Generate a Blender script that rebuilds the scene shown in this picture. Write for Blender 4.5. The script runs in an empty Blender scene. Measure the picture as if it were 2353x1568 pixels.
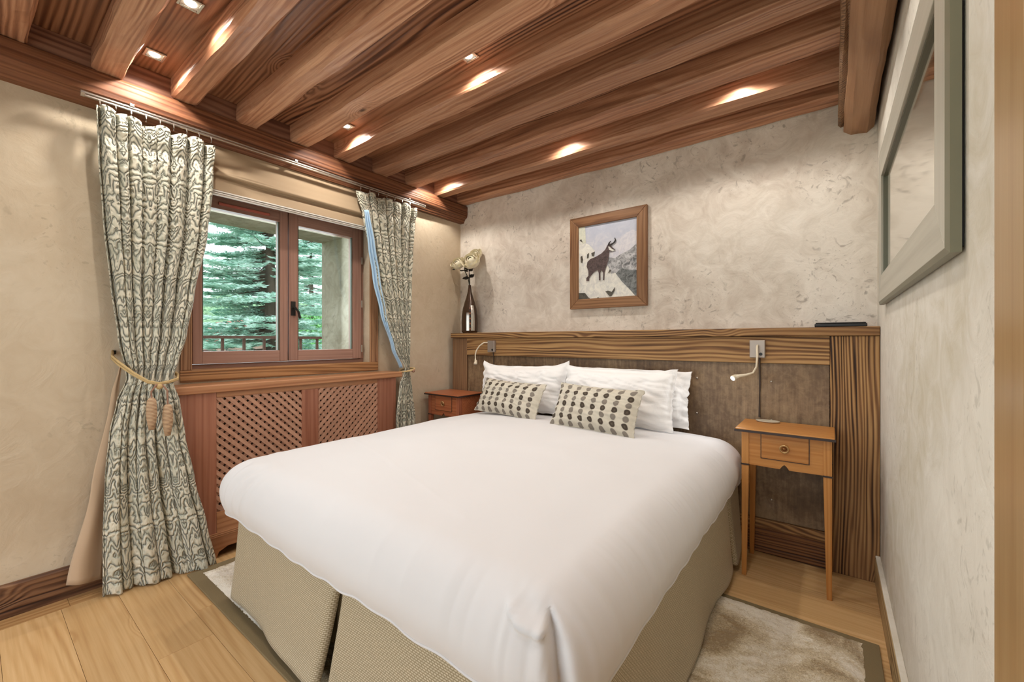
import bpy, bmesh, math, random
from mathutils import Vector, Matrix, noise
random.seed(7)
S = bpy.context.scene
C = S.collection
PI = math.pi

# ------------------------------------------------------------------ camera
cam_d = bpy.data.cameras.new('camera'); cam = bpy.data.objects.new('camera', cam_d); C.objects.link(cam)
cam.location = (0, 0, 1.25); cam.rotation_euler = (PI/2, 0, math.radians(37.4))
cam_d.sensor_fit = 'HORIZONTAL'; cam_d.sensor_width = 36.0; cam_d.lens = 36.0*960/2353
cam_d.clip_start = 0.02; cam_d.clip_end = 300
S.camera = cam
# ------------------------------------------------------------------ world
w = bpy.data.worlds.new('sky'); S.world = w; w.use_nodes = True
wn = w.node_tree.nodes; wl = w.node_tree.links
bg = wn['Background']; tc = wn.new('ShaderNodeTexCoord'); sep = wn.new('ShaderNodeSeparateXYZ')
rmp = wn.new('ShaderNodeValToRGB')
rmp.color_ramp.elements[0].position = 0.45; rmp.color_ramp.elements[0].color = (0.45, 0.50, 0.46, 1)
rmp.color_ramp.elements[1].position = 0.62; rmp.color_ramp.elements[1].color = (0.86, 0.93, 1.0, 1)
mr = wn.new('ShaderNodeMapRange'); mr.inputs[1].default_value = -1; mr.inputs[2].default_value = 1
wl.new(tc.outputs['Generated'], sep.inputs[0]); wl.new(sep.outputs['Z'], mr.inputs[0])
wl.new(mr.outputs[0], rmp.inputs[0]); wl.new(rmp.outputs[0], bg.inputs[0])
bg.inputs[1].default_value = 2.5
# ------------------------------------------------------------------ exposure
S.view_settings.view_transform = 'Standard'; S.view_settings.look = 'None'
S.view_settings.gamma = 1; S.view_settings.use_curve_mapping = False
S.view_settings.exposure = 0.18
S.cycles.max_bounces = 10; S.cycles.diffuse_bounces = 6; S.cycles.glossy_bounces = 4
S.cycles.transparent_max_bounces = 12; S.cycles.sample_clamp_indirect = 6
# frontal fill light added behind the camera, in an invented opening of the unseen wall
def area(name, loc, rot, sx, sy, power, col):
    d = bpy.data.lights.new(name, 'AREA'); d.shape = 'RECTANGLE'; d.size = sx; d.size_y = sy
    d.energy = power; d.color = col
    o = bpy.data.objects.new(name, d); o.location = loc; o.rotation_euler = rot; C.objects.link(o); return o
area('added_front_fill', (-1.35, -1.30, 1.25), (PI/2, 0, 0), 2.5, 2.1, 9, (0.95, 0.97, 1.0))
area('window_daylight', (-3.30, 1.37, 1.65), (0, -PI/2, 0), 1.0, 1.0, 10, (0.86, 0.94, 1.0))
SPOT_POWER = 20; SPOT_COL = (1.0, 0.935, 0.855)

# ================================================================== helpers
OFF = {}
def thing(name, label, cat, loc=(0, 0, 0), rz=0, group=None, rot=None):
    o = bpy.data.objects.new(name, None); C.objects.link(o)
    o.location = loc; o.rotation_euler = rot if rot else (0, 0, rz)
    o.empty_display_size = 0.1
    if label: o['label'] = label
    if cat: o['category'] = cat
    if group: o['group'] = group
    OFF[o.name] = Vector((0, 0, 0))
    return o
def struct_root(name, label=None):
    o = thing(name, label, None); o['kind'] = 'structure'; return o
def obj(name, bm, mat, parent=None, smooth=False, label=None, center=True, sub=None, bevel=None, angle=None):
    me = bpy.data.meshes.new(name)
    bmesh.ops.recalc_face_normals(bm, faces=bm.faces) if not sub == 'nofix' else None
    bm.to_mesh(me); bm.free()
    n = len(me.vertices)
    c = Vector((0, 0, 0))
    if center and n:
        lo = Vector((min(v.co.x for v in me.vertices), min(v.co.y for v in me.vertices), min(v.co.z for v in me.vertices)))
        hi = Vector((max(v.co.x for v in me.vertices), max(v.co.y for v in me.vertices), max(v.co.z for v in me.vertices)))
        c = (lo+hi)/2
        me.transform(Matrix.Translation(-c))
    o = bpy.data.objects.new(name, me); C.objects.link(o)
    po = OFF.get(parent.name, Vector((0, 0, 0))) if parent else Vector((0, 0, 0))
    o.location = c-po; o.parent = parent
    OFF[o.name] = c
    for m in (mat if isinstance(mat, (list, tuple)) else [mat]): me.materials.append(m)
    if smooth:
        for p in me.polygons: p.use_smooth = True
    if bevel:
        b = o.modifiers.new('bevel', 'BEVEL'); b.width = bevel; b.segments = 2; b.limit_method = 'ANGLE'
    if label: o['label'] = label
    return o
def tag(o, label, cat, group=None):
    o['label'] = label; o['category'] = cat
    if group: o['group'] = group
    return o
def struct(name, bm, mat, **k):
    o = obj(name, bm, mat, None, **k); o['kind'] = 'structure'; return o
def box(bm, x0, x1, y0, y1, z0, z1):
    v = [bm.verts.new(p) for p in ((x0, y0, z0), (x1, y0, z0), (x1, y1, z0), (x0, y1, z0), (x0, y0, z1), (x1, y0, z1), (x1, y1, z1), (x0, y1, z1))]
    for f in ((3, 2, 1, 0), (4, 5, 6, 7), (0, 1, 5, 4), (1, 2, 6, 5), (2, 3, 7, 6), (3, 0, 4, 7)): bm.faces.new([v[i] for i in f])
    return v
def B(*a):
    bm = bmesh.new()
    if isinstance(a[0], (tuple, list)):
        for q in a: box(bm, *q)
    else: box(bm, *a)
    return bm
def prism(bm, pts, axis, a0, a1):
    """pts: polygon in the two other axes (cyclic order), extruded from a0 to a1 on the axis"""
    def P(p, a):
        if axis == 'y': return (p[0], a, p[1])
        if axis == 'x': return (a, p[0], p[1])
        return (p[0], p[1], a)
    A = [bm.verts.new(P(p, a0)) for p in pts]; Bv = [bm.verts.new(P(p, a1)) for p in pts]
    n = len(pts)
    bm.faces.new(A[::-1]); bm.faces.new(Bv)
    for i in range(n): bm.faces.new((A[i], A[(i+1) % n], Bv[(i+1) % n], Bv[i]))
def tube(bm, pts, r, seg=8, closed=False):
    pts = [Vector(p) for p in pts]; n = len(pts)
    rr = r if isinstance(r, (list, tuple)) else [r]*n
    rings = []
    up = Vector((0, 0, 1))
    for i, p in enumerate(pts):
        a = pts[(i-1) % n] if (closed or i > 0) else p
        b = pts[(i+1) % n] if (closed or i < n-1) else p
        t = (b-a).normalized()
        s = t.cross(up)
        if s.length < 1e-3: s = t.cross(Vector((1, 0, 0)))
        s.normalize(); q = s.cross(t)
        rings.append([bm.verts.new(p+(s*math.cos(2*PI*k/seg)+q*math.sin(2*PI*k/seg))*rr[i]) for k in range(seg)])
    for i in range(n if closed else n-1):
        A = rings[i]; D = rings[(i+1) % n]
        for k in range(seg): bm.faces.new((A[k], A[(k+1) % seg], D[(k+1) % seg], D[k]))
    if not closed:
        bm.faces.new(rings[0][::-1]); bm.faces.new(rings[-1])
def lathe(bm, prof, seg=24, cx=0, cy=0, M=None):
    rings = []
    for r, z in prof:
        rings.append([bm.verts.new((cx+r*math.cos(2*PI*k/seg), cy+r*math.sin(2*PI*k/seg), z)) for k in range(seg)])
    for A, D in zip(rings, rings[1:]):
        for k in range(seg): bm.faces.new((A[k], A[(k+1) % seg], D[(k+1) % seg], D[k]))
    bm.faces.new(rings[0][::-1]); bm.faces.new(rings[-1])
    if M is not None: bmesh.ops.transform(bm, matrix=M, verts=bm.verts)
def grid(bm, nu, nv, f, uvf=None, closed_u=False):
    uvl = bm.loops.layers.uv.verify() if uvf else None
    V = [[bm.verts.new(f(i/nu, j/nv)) for i in range(nu+1)] for j in range(nv+1)]
    for j in range(nv):
        for i in range(nu):
            fc = bm.faces.new((V[j][i], V[j][i+1], V[j+1][i+1], V[j+1][i])); fc.smooth = True
            if uvf:
                for lp, (a, b) in zip(fc.loops, ((i, j), (i+1, j), (i+1, j+1), (i, j+1))): lp[uvl].uv = uvf(a/nu, b/nv)
    return V
def nz(x, y, z=0): return noise.noise(Vector((x, y, z)))
def sstep(a, b, x):
    t = min(1, max(0, (x-a)/(b-a))); return t*t*(3-2*t)
def lerp_pts(tab, x):
    if x <= tab[0][0]: return tab[0][1]
    for (a, va), (b, vb) in zip(tab, tab[1:]):
        if x <= b:
            t = (x-a)/(b-a); t = t*t*(3-2*t)*0.5+t*0.5
            return va+(vb-va)*t
    return tab[-1][1]

# ================================================================== materials
class NT:
    def __init__(s, name):
        s.m = bpy.data.materials.new(name); s.m.use_nodes = True; s.n = s.m.node_tree.nodes; s.l = s.m.node_tree.links
        s.b = s.n['Principled BSDF']
    def N(s, t, **k):
        n = s.n.new('ShaderNode'+t)
        for a, v in k.items(): setattr(n, a, v)
        return n
    def L(s, a, b): s.l.new(a, b)
    def val(s, sock, v):
        if hasattr(v, 'links') or hasattr(v, 'is_output'): s.L(v, sock)
        else: sock.default_value = v
    def math(s, op, a, b=0.0, c=None):
        n = s.N('Math', operation=op); s.val(n.inputs[0], a); s.val(n.inputs[1], b)
        if c is not None: s.val(n.inputs[2], c)
        return n.outputs[0]
    def coord(s, kind='Object', rnd=True, scale=(1, 1, 1), seed=0):
        tcn = s.N('TexCoord'); out = tcn.outputs[kind]
        if rnd:
            oi = s.N('ObjectInfo'); r = s.math('MULTIPLY', oi.outputs['Random'], 37.0)
            r2 = s.math('MULTIPLY', oi.outputs['Random'], 91.0)
            cb = s.N('CombineXYZ'); s.L(r, cb.inputs[0]); s.L(r2, cb.inputs[1]); s.L(r, cb.inputs[2])
            ad = s.N('VectorMath', operation='ADD'); s.L(out, ad.inputs[0]); s.L(cb.outputs[0], ad.inputs[1]); out = ad.outputs[0]
        mp = s.N('Mapping'); mp.inputs['Scale'].default_value = scale; mp.inputs['Location'].default_value = (seed, seed*.7, seed*.3)
        s.L(out, mp.inputs['Vector']); return mp.outputs[0]
    def noise(s, vec, scale, detail=4, rough=.55, dist=0.0, out='Fac'):
        n = s.N('TexNoise'); s.L(vec, n.inputs['Vector']); n.inputs['Scale'].default_value = scale
        n.inputs['Detail'].default_value = detail; n.inputs['Roughness'].default_value = rough; n.inputs['Distortion'].default_value = dist
        return n.outputs[out]
    def ramp(s, fac, stops, interp='LINEAR'):
        r = s.N('ValToRGB'); e = r.color_ramp.elements; r.color_ramp.interpolation = interp
        while len(e) < len(stops): e.new(0.5)
        for el, (p, c) in zip(e, stops): el.position = p; el.color = (c[0], c[1], c[2], 1) if isinstance(c, (tuple, list)) else (c, c, c, 1)
        s.L(fac, r.inputs[0]); return r.outputs[0]
    def mix(s, fac, a, b, mode='MIX'):
        n = s.N('Mix', data_type='RGBA', blend_type=mode); s.val(n.inputs[0], fac)
        for k, v in ((6, a), (7, b)):
            if isinstance(v, tuple): n.inputs[k].default_value = (v[0], v[1], v[2], 1)
            else: s.L(v, n.inputs[k])
        return n.outputs[2]
    def bump(s, h, strength, dist=.01, prev=None):
        n = s.N('Bump'); n.inputs['Strength'].default_value = strength; n.inputs['Distance'].default_value = dist
        s.L(h, n.inputs['Height'])
        if prev is not None: s.L(prev, n.inputs['Normal'])
        s.L(n.outputs[0], s.b.inputs['Normal']); return n.outputs[0]
    def out(s, col=None, rough=.6, metal=0.0, spec=.5):
        if col is not None: s.val(s.b.inputs['Base Color'], (col[0], col[1], col[2], 1) if isinstance(col, tuple) else col)
        s.val(s.b.inputs['Roughness'], rough); s.b.inputs['Metallic'].default_value = metal
        s.b.inputs['Specular IOR Level'].default_value = spec
        return s.m
def sr(r, g, b):
    f = lambda c: (c/255/12.92) if c/255 <= .04045 else ((c/255+.055)/1.055)**2.4
    return (f(r), f(g), f(b))
def plain(name, col, rough=.6, metal=0, spec=.5, bump=0, bs=60):
    t = NT(name)
    v = t.coord(); n = t.noise(v, 9, 3)
    c = t.mix(t.math('MULTIPLY', n, .35), col, tuple(x*.72 for x in col))
    if bump: t.bump(t.noise(v, bs, 4), bump, .004)
    return t.out(c, rough, metal, spec)
def wood(name, axis, light, mid, dark, pitch=.014, K=10.0, sc=2.2, stretch=.12, rough=.55, bump=.35, fiber=.35, knots=True, contrast=1.0, power=1.6, var=.30):
    """growth rings: lines across the board every PITCH metres, warped by stretched noise into cathedral figures"""
    t = NT(name)
    ai = 'xyz'.index(axis)
    s3 = [1, 1, 1]; s3[ai] = stretch
    v = t.coord(scale=tuple(s3))
    warp = t.noise(v, sc, 2.0, .45, .15)
    v0 = t.coord(); sp = t.N('SeparateXYZ'); t.L(v0, sp.inputs[0])
    o1, o2 = [i for i in range(3) if i != ai]
    cross = t.math('ADD', sp.outputs[o1], t.math('MULTIPLY', sp.outputs[o2], .83))
    s5 = [1, 1, 1]; s5[ai] = .03
    v5 = t.coord(scale=tuple(s5), seed=1.9)
    k = t.math('ADD', t.math('MULTIPLY', warp, K), t.math('MULTIPLY', t.noise(v5, .32/pitch, 2, .6), 2.6))
    if knots:
        s4 = [1, 1, 1]; s4[ai] = .5
        v2 = t.coord(scale=tuple(s4), seed=3.3)
        vo = t.N('TexVoronoi'); vo.inputs['Scale'].default_value = 2.6; t.L(v2, vo.inputs['Vector'])
        kn = t.N('MapRange'); kn.inputs[1].default_value = .20; kn.inputs[2].default_value = 0; kn.inputs[3].default_value = 0; kn.inputs[4].default_value = 4.0
        kn.interpolation_type = 'SMOOTHSTEP'; t.L(vo.outputs['Distance'], kn.inputs[0]); k = t.math('ADD', k, kn.outputs[0])
    ph = t.math('MULTIPLY', t.math('ADD', t.math('DIVIDE', cross, pitch), k), 2*PI)
    r01 = t.math('POWER', t.math('MULTIPLY_ADD', t.math('SINE', ph), .5, .5), power)
    fade = t.ramp(t.noise(t.coord(scale=tuple(s3), seed=5.7), 3.1, 2), ((.35, .25), (.62, 1.0)))
    r01 = t.math('MULTIPLY', t.math('MULTIPLY', r01, fade), t.ramp(t.noise(v5, .55/pitch, 2, .6), ((.32, .35), (.62, 1.25))))
    sf = [60, 60, 60]; sf[ai] = 1.6
    fb = t.noise(t.coord(scale=tuple(sf)), 1.6, 3, .6)
    big = t.noise(t.coord(scale=tuple(s3), seed=9.1), 2.3, 3, .6)
    f = t.math('ADD', t.math('MULTIPLY', r01, .50*contrast), t.math('MULTIPLY', fb, fiber))
    f = t.math('ADD', f, t.math('MULTIPLY', big, .45))
    c = t.ramp(f, ((.28, light), (.56, mid), (.98, dark)))
    oi = t.N('ObjectInfo'); br = t.math('MULTIPLY_ADD', oi.outputs['Random'], var, 1-var/2)
    hs = t.N('HueSaturation'); t.L(br, hs.inputs['Value']); t.L(c, hs.inputs['Color'])
    c2 = hs.outputs[0]
    if knots:
        kk = t.N('MapRange'); kk.inputs[1].default_value = .055; kk.inputs[2].default_value = .02; kk.inputs[3].default_value = 0; kk.inputs[4].default_value = .85
        t.L(vo.outputs['Distance'], kk.inputs[0]); c2 = t.mix(kk.outputs[0], hs.outputs[0], tuple(x*.35 for x in dark))
    if bump:
        b1 = t.bump(r01, bump, -.004); t.bump(fb, bump*.9, .002, b1)
    return t.out(c2, rough, 0, .35)

# ceiling timber (reddish brown stained old spruce)
wJ = wood('joist_timber', 'x', sr(204, 160, 128), sr(158, 110, 82), sr(78, 42, 28), pitch=.026, K=9, sc=2.4, stretch=.11, rough=.40, bump=.35, fiber=.45, contrast=.45, var=.42)
wDk = wood('ceiling_board_timber', 'x', sr(182, 136, 104), sr(134, 90, 64), sr(58, 30, 20), pitch=.026, K=14, sc=1.9, stretch=.20, rough=.38, bump=.5)
wBeam = wood('wall_beam_timber', 'y', sr(150, 100, 68), sr(112, 68, 44), sr(48, 26, 18), pitch=.022, K=7, sc=3, stretch=.08, bump=.6)
wBlk = wood('blocking_timber', 'y', sr(150, 108, 86), sr(120, 80, 62), sr(80, 46, 36), pitch=.03, K=4, sc=3, stretch=.3, bump=.4)
wBeamR = wood('right_beam_timber', 'y', sr(176, 136, 102), sr(144, 104, 72), sr(92, 62, 42), pitch=.045, K=5, sc=3, stretch=.2, rough=.5, bump=.3, contrast=.35)
HL, HM, HD = sr(186, 148, 98), sr(130, 92, 56), sr(48, 29, 17)
wHx = wood('barn_pine_lengthwise', 'x', HL, HM, HD, pitch=.024, K=15, sc=2.7, stretch=.20, rough=.6, bump=.5, contrast=1.1, var=.15)
wHz = wood('barn_pine_upright', 'z', HL, HM, HD, pitch=.0165, K=13, sc=2.2, stretch=.24, rough=.6, bump=.5, contrast=1.15, var=.1)
wHzd = wood('barn_pine_upright_dark', 'z', sr(158, 124, 90), sr(116, 84, 58), sr(48, 28, 18), pitch=.014, K=9, sc=3, stretch=.14, bump=.5)
wHd = wood('barn_pine_dark', 'x', sr(150, 104, 62), sr(98, 60, 34), sr(40, 22, 14), pitch=.016, K=9, sc=3, stretch=.13, bump=.5)
wFl = wood('oak_floor', 'x', sr(216, 182, 134), sr(198, 160, 110), sr(164, 120, 74), pitch=.030, K=9, sc=2.4, stretch=.22, rough=.42, bump=.08, fiber=.45, contrast=.45, var=.22)
wFlY = wood('oak_floor_border', 'y', sr(204, 164, 114), sr(184, 140, 90), sr(150, 104, 62), pitch=.03, K=5, sc=2, stretch=.16, rough=.42, bump=.1, contrast=.5)
wBase = wood('old_pine_skirting', 'y', sr(156, 118, 86), sr(114, 78, 54), sr(46, 26, 18), pitch=.018, K=12, sc=3, stretch=.16, bump=.5, contrast=1.1)
wBaseR = wood('pale_skirting', 'y', sr(190, 168, 128), sr(160, 134, 94), sr(110, 84, 56), pitch=.02, K=5, sc=3, stretch=.14, bump=.3)
WL, WM, WD = sr(164, 128, 112), sr(142, 106, 92), sr(110, 76, 66)
wWinZ = wood('window_joinery_upright', 'z', WL, WM, WD, pitch=.02, K=3, sc=2, stretch=.08, rough=.4, bump=.08, knots=False, contrast=.4, var=.1)
wWinY = wood('window_joinery_lengthwise', 'y', WL, WM, WD, pitch=.02, K=3, sc=2, stretch=.08, rough=.4, bump=.08, knots=False, contrast=.4, var=.1)
wCasY = wood('casing_lengthwise', 'y', sr(180, 136, 92), sr(142, 100, 62), sr(86, 54, 32), pitch=.018, K=7, sc=3, stretch=.12, bump=.4)
wCasZ = wood('casing_upright', 'z', sr(180, 140, 104), sr(142, 102, 72), sr(82, 52, 36), pitch=.013, K=6, sc=3, stretch=.15, bump=.4)
wRadZ = wood('radiator_cover_upright', 'z', sr(166, 114, 90), sr(140, 88, 66), sr(92, 50, 38), pitch=.03, K=4, sc=2.5, stretch=.10, rough=.38, bump=.08, knots=False, contrast=.5, var=.15)
wRadY = wood('radiator_cover_lengthwise', 'y', sr(182, 134, 96), sr(156, 106, 72), sr(108, 66, 42), pitch=.03, K=4, sc=2.5, stretch=.10, rough=.35, bump=.08, knots=False, contrast=.5, var=.15)
wLat = wood('lattice_wood', 'x', sr(188, 146, 122), sr(168, 124, 100), sr(132, 90, 70), pitch=.03, K=2, sc=4, stretch=.2, rough=.5, bump=.05, knots=False, contrast=.3, var=.2)
wNz = wood('cherry_upright', 'z', sr(196, 140, 78), sr(172, 114, 56), sr(136, 80, 36), pitch=.02, K=3, sc=3, stretch=.08, rough=.38, bump=.05, knots=False, contrast=.4, var=.12)
wNx = wood('cherry_lengthwise', 'x', sr(196, 140, 78), sr(172, 112, 54), sr(136, 78, 36), pitch=.02, K=3, sc=3, stretch=.08, rough=.36, bump=.05, knots=False, contrast=.4, var=.12)
wMz = wood('shaded_red_cherry_upright', 'z', sr(168, 104, 72), sr(144, 80, 56), sr(108, 54, 38), pitch=.02, K=3, sc=3, stretch=.08, rough=.38, bump=.05, knots=False, contrast=.4, var=.1)  # redder wood, darkened as well for the shade of the window corner
wMx = wood('shaded_red_cherry_lengthwise', 'x', sr(176, 110, 70), sr(150, 84, 54), sr(108, 54, 36), pitch=.02, K=3, sc=3, stretch=.08, rough=.36, bump=.05, knots=False, contrast=.4, var=.1)
wEdge = plain('dark_edge_inlay', sr(52, 36, 30), .4)
wFrame = wood('picture_frame_pine_x', 'x', sr(150, 112, 78), sr(118, 82, 54), sr(70, 46, 30), pitch=.022, K=6, sc=5, stretch=.2, bump=.3, var=.12, contrast=.6)
wFrameZ = wood('picture_frame_pine_z', 'z', sr(150, 112, 78), sr(118, 82, 54), sr(70, 46, 30), pitch=.022, K=6, sc=5, stretch=.2, bump=.3, var=.12, contrast=.6)
wDoor = wood('door_casing_oak', 'z', sr(184, 154, 110), sr(164, 130, 88), sr(130, 96, 60), pitch=.05, K=2, sc=2.4, stretch=.10, rough=.3, bump=.05, knots=False, contrast=.4)

def plaster(name, a, b, c, scar=.34):
    t = NT(name); v = t.coord('Object', rnd=False)
    n1 = t.noise(v, 1.1, 4, .55, .6); n2 = t.noise(v, 6.5, 5, .62, 1.6)
    s = t.math('ADD', t.math('MULTIPLY', n1, .62), t.math('MULTIPLY', n2, .38))
    col = t.ramp(s, ((.34, c), (.5, b), (.64, a)))
    # trowel scars: short dark marks
    n3 = t.noise(v, 13, 3, .5, 2.2)
    sc = t.ramp(n3, ((.60, 0.0), (.70, scar)))
    mk = t.ramp(t.noise(v, 2.3, 2), ((.46, 0.0), (.60, 1.0)))
    n4 = t.noise(v, 24, 3, .5, 3.0); sc = t.math('MAXIMUM', sc, t.ramp(n4, ((.63, 0.0), (.71, scar*.8))))
    col = t.mix(t.math('MULTIPLY', sc, mk), col, tuple(x*.5 for x in c))
    b1 = t.bump(n2, .35, .012); b2 = t.bump(n3, .22, .006, b1)
    t.bump(t.noise(v, 90, 2), .06, .002, b2)
    return t.out(col, .82, 0, .2)
pl_back = plaster('trowelled_plaster', sr(236, 229, 219), sr(216, 207, 195), sr(186, 172, 158), .62)
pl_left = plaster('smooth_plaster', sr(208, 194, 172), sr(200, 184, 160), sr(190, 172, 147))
pl_right = plaster('white_washed_plaster', sr(222, 218, 208), sr(210, 205, 194), sr(190, 182, 162))

def fabric(name, col, col2, wscale, rough=.85, bump=.3, brick=False):
    t = NT(name); v = t.coord('UV', rnd=False)
    if brick:
        bt = t.N('TexBrick'); t.L(v, bt.inputs['Vector']); bt.inputs['Scale'].default_value = wscale
        bt.inputs['Mortar Size'].default_value = .10; bt.inputs['Mortar Smooth'].default_value = .6
        bt.inputs['Color1'].default_value = (*col, 1); bt.inputs['Color2'].default_value = (*tuple(x*.88 for x in col), 1); bt.inputs['Mortar'].default_value = (*col2, 1)
        bt.inputs['Brick Width'].default_value = .62; bt.inputs['Row Height'].default_value = .36
        c = bt.outputs[0]; t.bump(bt.outputs['Fac'], -bump, .004)
    else:
        n = t.noise(v, wscale, 3); c = t.mix(n, col, col2); t.bump(t.noise(v, wscale*3, 2), bump, .002)
    t.b.inputs['Sheen Weight'].default_value = .15
    return t.out(c, rough, 0, .2)
m_skirt = fabric('basket_weave_linen', sr(202, 190, 164), sr(146, 132, 104), 52, brick=True, bump=.9)

def cotton(name, col, scale=4, b=.25):
    t = NT(name); v = t.coord('Object')
    n = t.noise(v, scale, 3, .5, .8); n2 = t.noise(v, 260, 2)
    p = t.bump(n, b, .03); t.bump(n2, .06, .001, p)
    t.b.inputs['Sheen Weight'].default_value = .1
    return t.out(t.mix(n, col, tuple(x*.94 for x in col)), .78, 0, .25)
m_duvet = cotton('white_cotton_duvet', sr(218, 217, 218), 2.2, .10)
m_pillow = cotton('white_pillow_cotton', sr(240, 239, 238), 7, .35)
m_lining = cotton('beige_curtain_lining', sr(196, 170, 142), 3, .15)
m_lining2 = cotton('daylit_white_lining', sr(178, 208, 232), 3, .15)  # white lining cloth; blue of the window daylight put into its colour
m_blind = cotton('beige_roman_blind_cloth', sr(170, 148, 120), 3, .12)

def damask():
    t = NT('damask_curtain'); v = t.coord('UV', rnd=False)
    sp = t.N('SeparateXYZ'); t.L(v, sp.inputs[0])
    wob = t.math('MULTIPLY', t.math('SUBTRACT', t.noise(v, 5, 2), .5), .05)
    pu = t.math('PINGPONG', t.math('ADD', sp.outputs[0], wob), .11)
    cb = t.N('CombineXYZ'); t.L(pu, cb.inputs[0]); t.L(sp.outputs[1], cb.inputs[1])
    n1 = t.noise(cb.outputs[0], 8.5, 1.2, .4, .9); n2 = t.noise(cb.outputs[0], 19, 1.5, .45, 1.2)
    arc = t.math('MULTIPLY', t.math('SINE', t.math('MULTIPLY', pu, 22.0)), .055)
    ph = t.math('DIVIDE', t.math('SUBTRACT', sp.outputs[1], arc), .056)
    ph = t.math('ADD', ph, t.math('MULTIPLY', n1, 5.6)); ph = t.math('ADD', ph, t.math('MULTIPLY', n2, 1.5))
    sn = t.math('ABSOLUTE', t.math('SINE', t.math('MULTIPLY', ph, PI)))
    hb = t.math('POWER', sn, .7)
    col = t.ramp(sn, ((.0, sr(124, 120, 104)), (.10, sr(146, 144, 128)), (.30, sr(178, 179, 162)), (.52, sr(178, 180, 164)), (.72, sr(216, 210, 190))))  # darkest stops: pattern outlines with shadow edges of the raised motifs painted in
    gr = t.noise(v, 9, 2); col = t.mix(t.ramp(gr, ((.42, 0.0), (.6, .5))), col, sr(176, 178, 160))
    fine = t.noise(v, 320, 2)
    b1 = t.bump(hb, 1.0, .012); t.bump(fine, .15, .002, b1)
    t.b.inputs['Sheen Weight'].default_value = .2
    return t.out(col, .62, 0, .3)
m_damask = damask()

def dotty():
    t = NT('dotted_cushion_velvet'); v = t.coord('UV', rnd=False)
    sp = t.N('SeparateXYZ'); t.L(v, sp.inputs[0])
    CW, RH = .074, .041
    fu = t.math('FRACT', t.math('DIVIDE', sp.outputs[0], CW)); fv = t.math('FRACT', t.math('DIVIDE', sp.outputs[1], RH))
    du = t.math('MULTIPLY', t.math('SUBTRACT', fu, .5), CW); dv = t.math('MULTIPLY', t.math('SUBTRACT', fv, .5), RH)
    d = t.math('SQRT', t.math('ADD', t.math('MULTIPLY', du, du), t.math('MULTIPLY', dv, dv)))
    m = t.ramp(d, ((.0162, 1.0), (.0182, 0.0)))
    row = t.math('FLOOR', t.math('DIVIDE', sp.outputs[1], RH)); par = t.math('MODULO', t.math('ABSOLUTE', row), 2)
    g = t.mix(par, sr(124, 116, 106), sr(66, 56, 46))
    hl = t.ramp(d, ((0.0, .25), (.009, 0.0)))
    g = t.mix(hl, g, sr(150, 140, 122))
    base = t.mix(t.noise(v, 30, 3), sr(206, 200, 184), sr(186, 178, 162))
    cl = t.mix(m, base, g); t.bump(m, .35, .003)
    return t.out(cl, .7, 0, .25)
m_dots = dotty()

def leather():
    t = NT('worn_brown_leather'); v = t.coord('Object', rnd=False)
    n1 = t.noise(v, 1.6, 4, .6, .6); n2 = t.noise(v, 26, 5, .7, .5)
    mp = t.coord('Object', rnd=False, scale=(22, 1, 2)); n3 = t.noise(mp, 2.2, 4, .65)
    f = t.math('ADD', t.math('MULTIPLY', n1, .5), t.math('ADD', t.math('MULTIPLY', n2, .28), t.math('MULTIPLY', n3, .28)))
    c = t.ramp(f, ((.38, sr(66, 50, 37)), (.52, sr(112, 89, 65)), (.68, sr(158, 134, 103))))
    t.bump(n2, .3, .004); t.bump(n3, .2, .003)
    return t.out(c, .48, 0, .45)
m_leather = leather()
m_steel = plain('brushed_nickel', sr(180, 172, 160), .38, 1)
m_plate = plain('satin_lamp_plate', sr(172, 160, 150), .45, .6)
m_goose = plain('cream_gooseneck', sr(222, 210, 186), .4)
m_black = plain('black_plastic', (.008, .008, .009), .4)
m_blackm = plain('blackened_metal', (.02, .018, .016), .45, .4)
m_chrome = plain('chrome_rail', sr(205, 200, 192), .25, .9)
m_ceramic = plain('pale_ceramic', sr(196, 188, 168), .4)
m_white = plain('white_enamel', sr(226, 222, 214), .5)
m_rope = plain('gold_beige_rope', sr(196, 168, 118), .8, bump=.6, bs=260)
m_taupe = plain('taupe_cord', sr(150, 112, 92), .8)
m_cable = plain('brown_cable', sr(70, 56, 46), .6)
def tassel_m():
    t = NT('ribbed_tassel_thread'); v = t.coord('Object', rnd=False); wv = t.N('TexWave', bands_direction='Z'); t.L(v, wv.inputs['Vector']); wv.inputs['Scale'].default_value = 45
    c = t.ramp(wv.outputs[0], ((.2, sr(150, 118, 90)), (.7, sr(206, 176, 142)))); t.bump(wv.outputs[0], .6, .003)
    return t.out(c, .75)
m_tassel = tassel_m()
def emis(name, col, st):
    t = NT(name); t.b.inputs['Emission Color'].default_value = (*col, 1); t.b.inputs['Emission Strength'].default_value = st
    return t.out(col, .5)
m_glow = emis('lit_bulb_glass', (1, .93, .78), 5); m_led = emis('lit_reading_lens', (.92, .97, 1), 40)
def glass():
    t = NT('window_glass'); t.n.remove(t.b)
    o = t.n['Material Output']; tr = t.N('BsdfTransparent'); tr.inputs[0].default_value = (.95, .98, .97, 1)
    gl = t.N('BsdfGlossy'); gl.inputs['Roughness'].default_value = .02
    fr = t.N('Fresnel'); fr.inputs[0].default_value = 1.45; mx = t.N('MixShader')
    t.L(fr.outputs[0], mx.inputs[0]); t.L(tr.outputs[0], mx.inputs[1]); t.L(gl.outputs[0], mx.inputs[2]); t.L(mx.outputs[0], o.inputs[0])
    return t.m
m_glass = glass()
def mirror():
    t = NT('mirror_glass'); return t.out((.86, .86, .82), .06, 1.0)
m_mirror = mirror()
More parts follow.
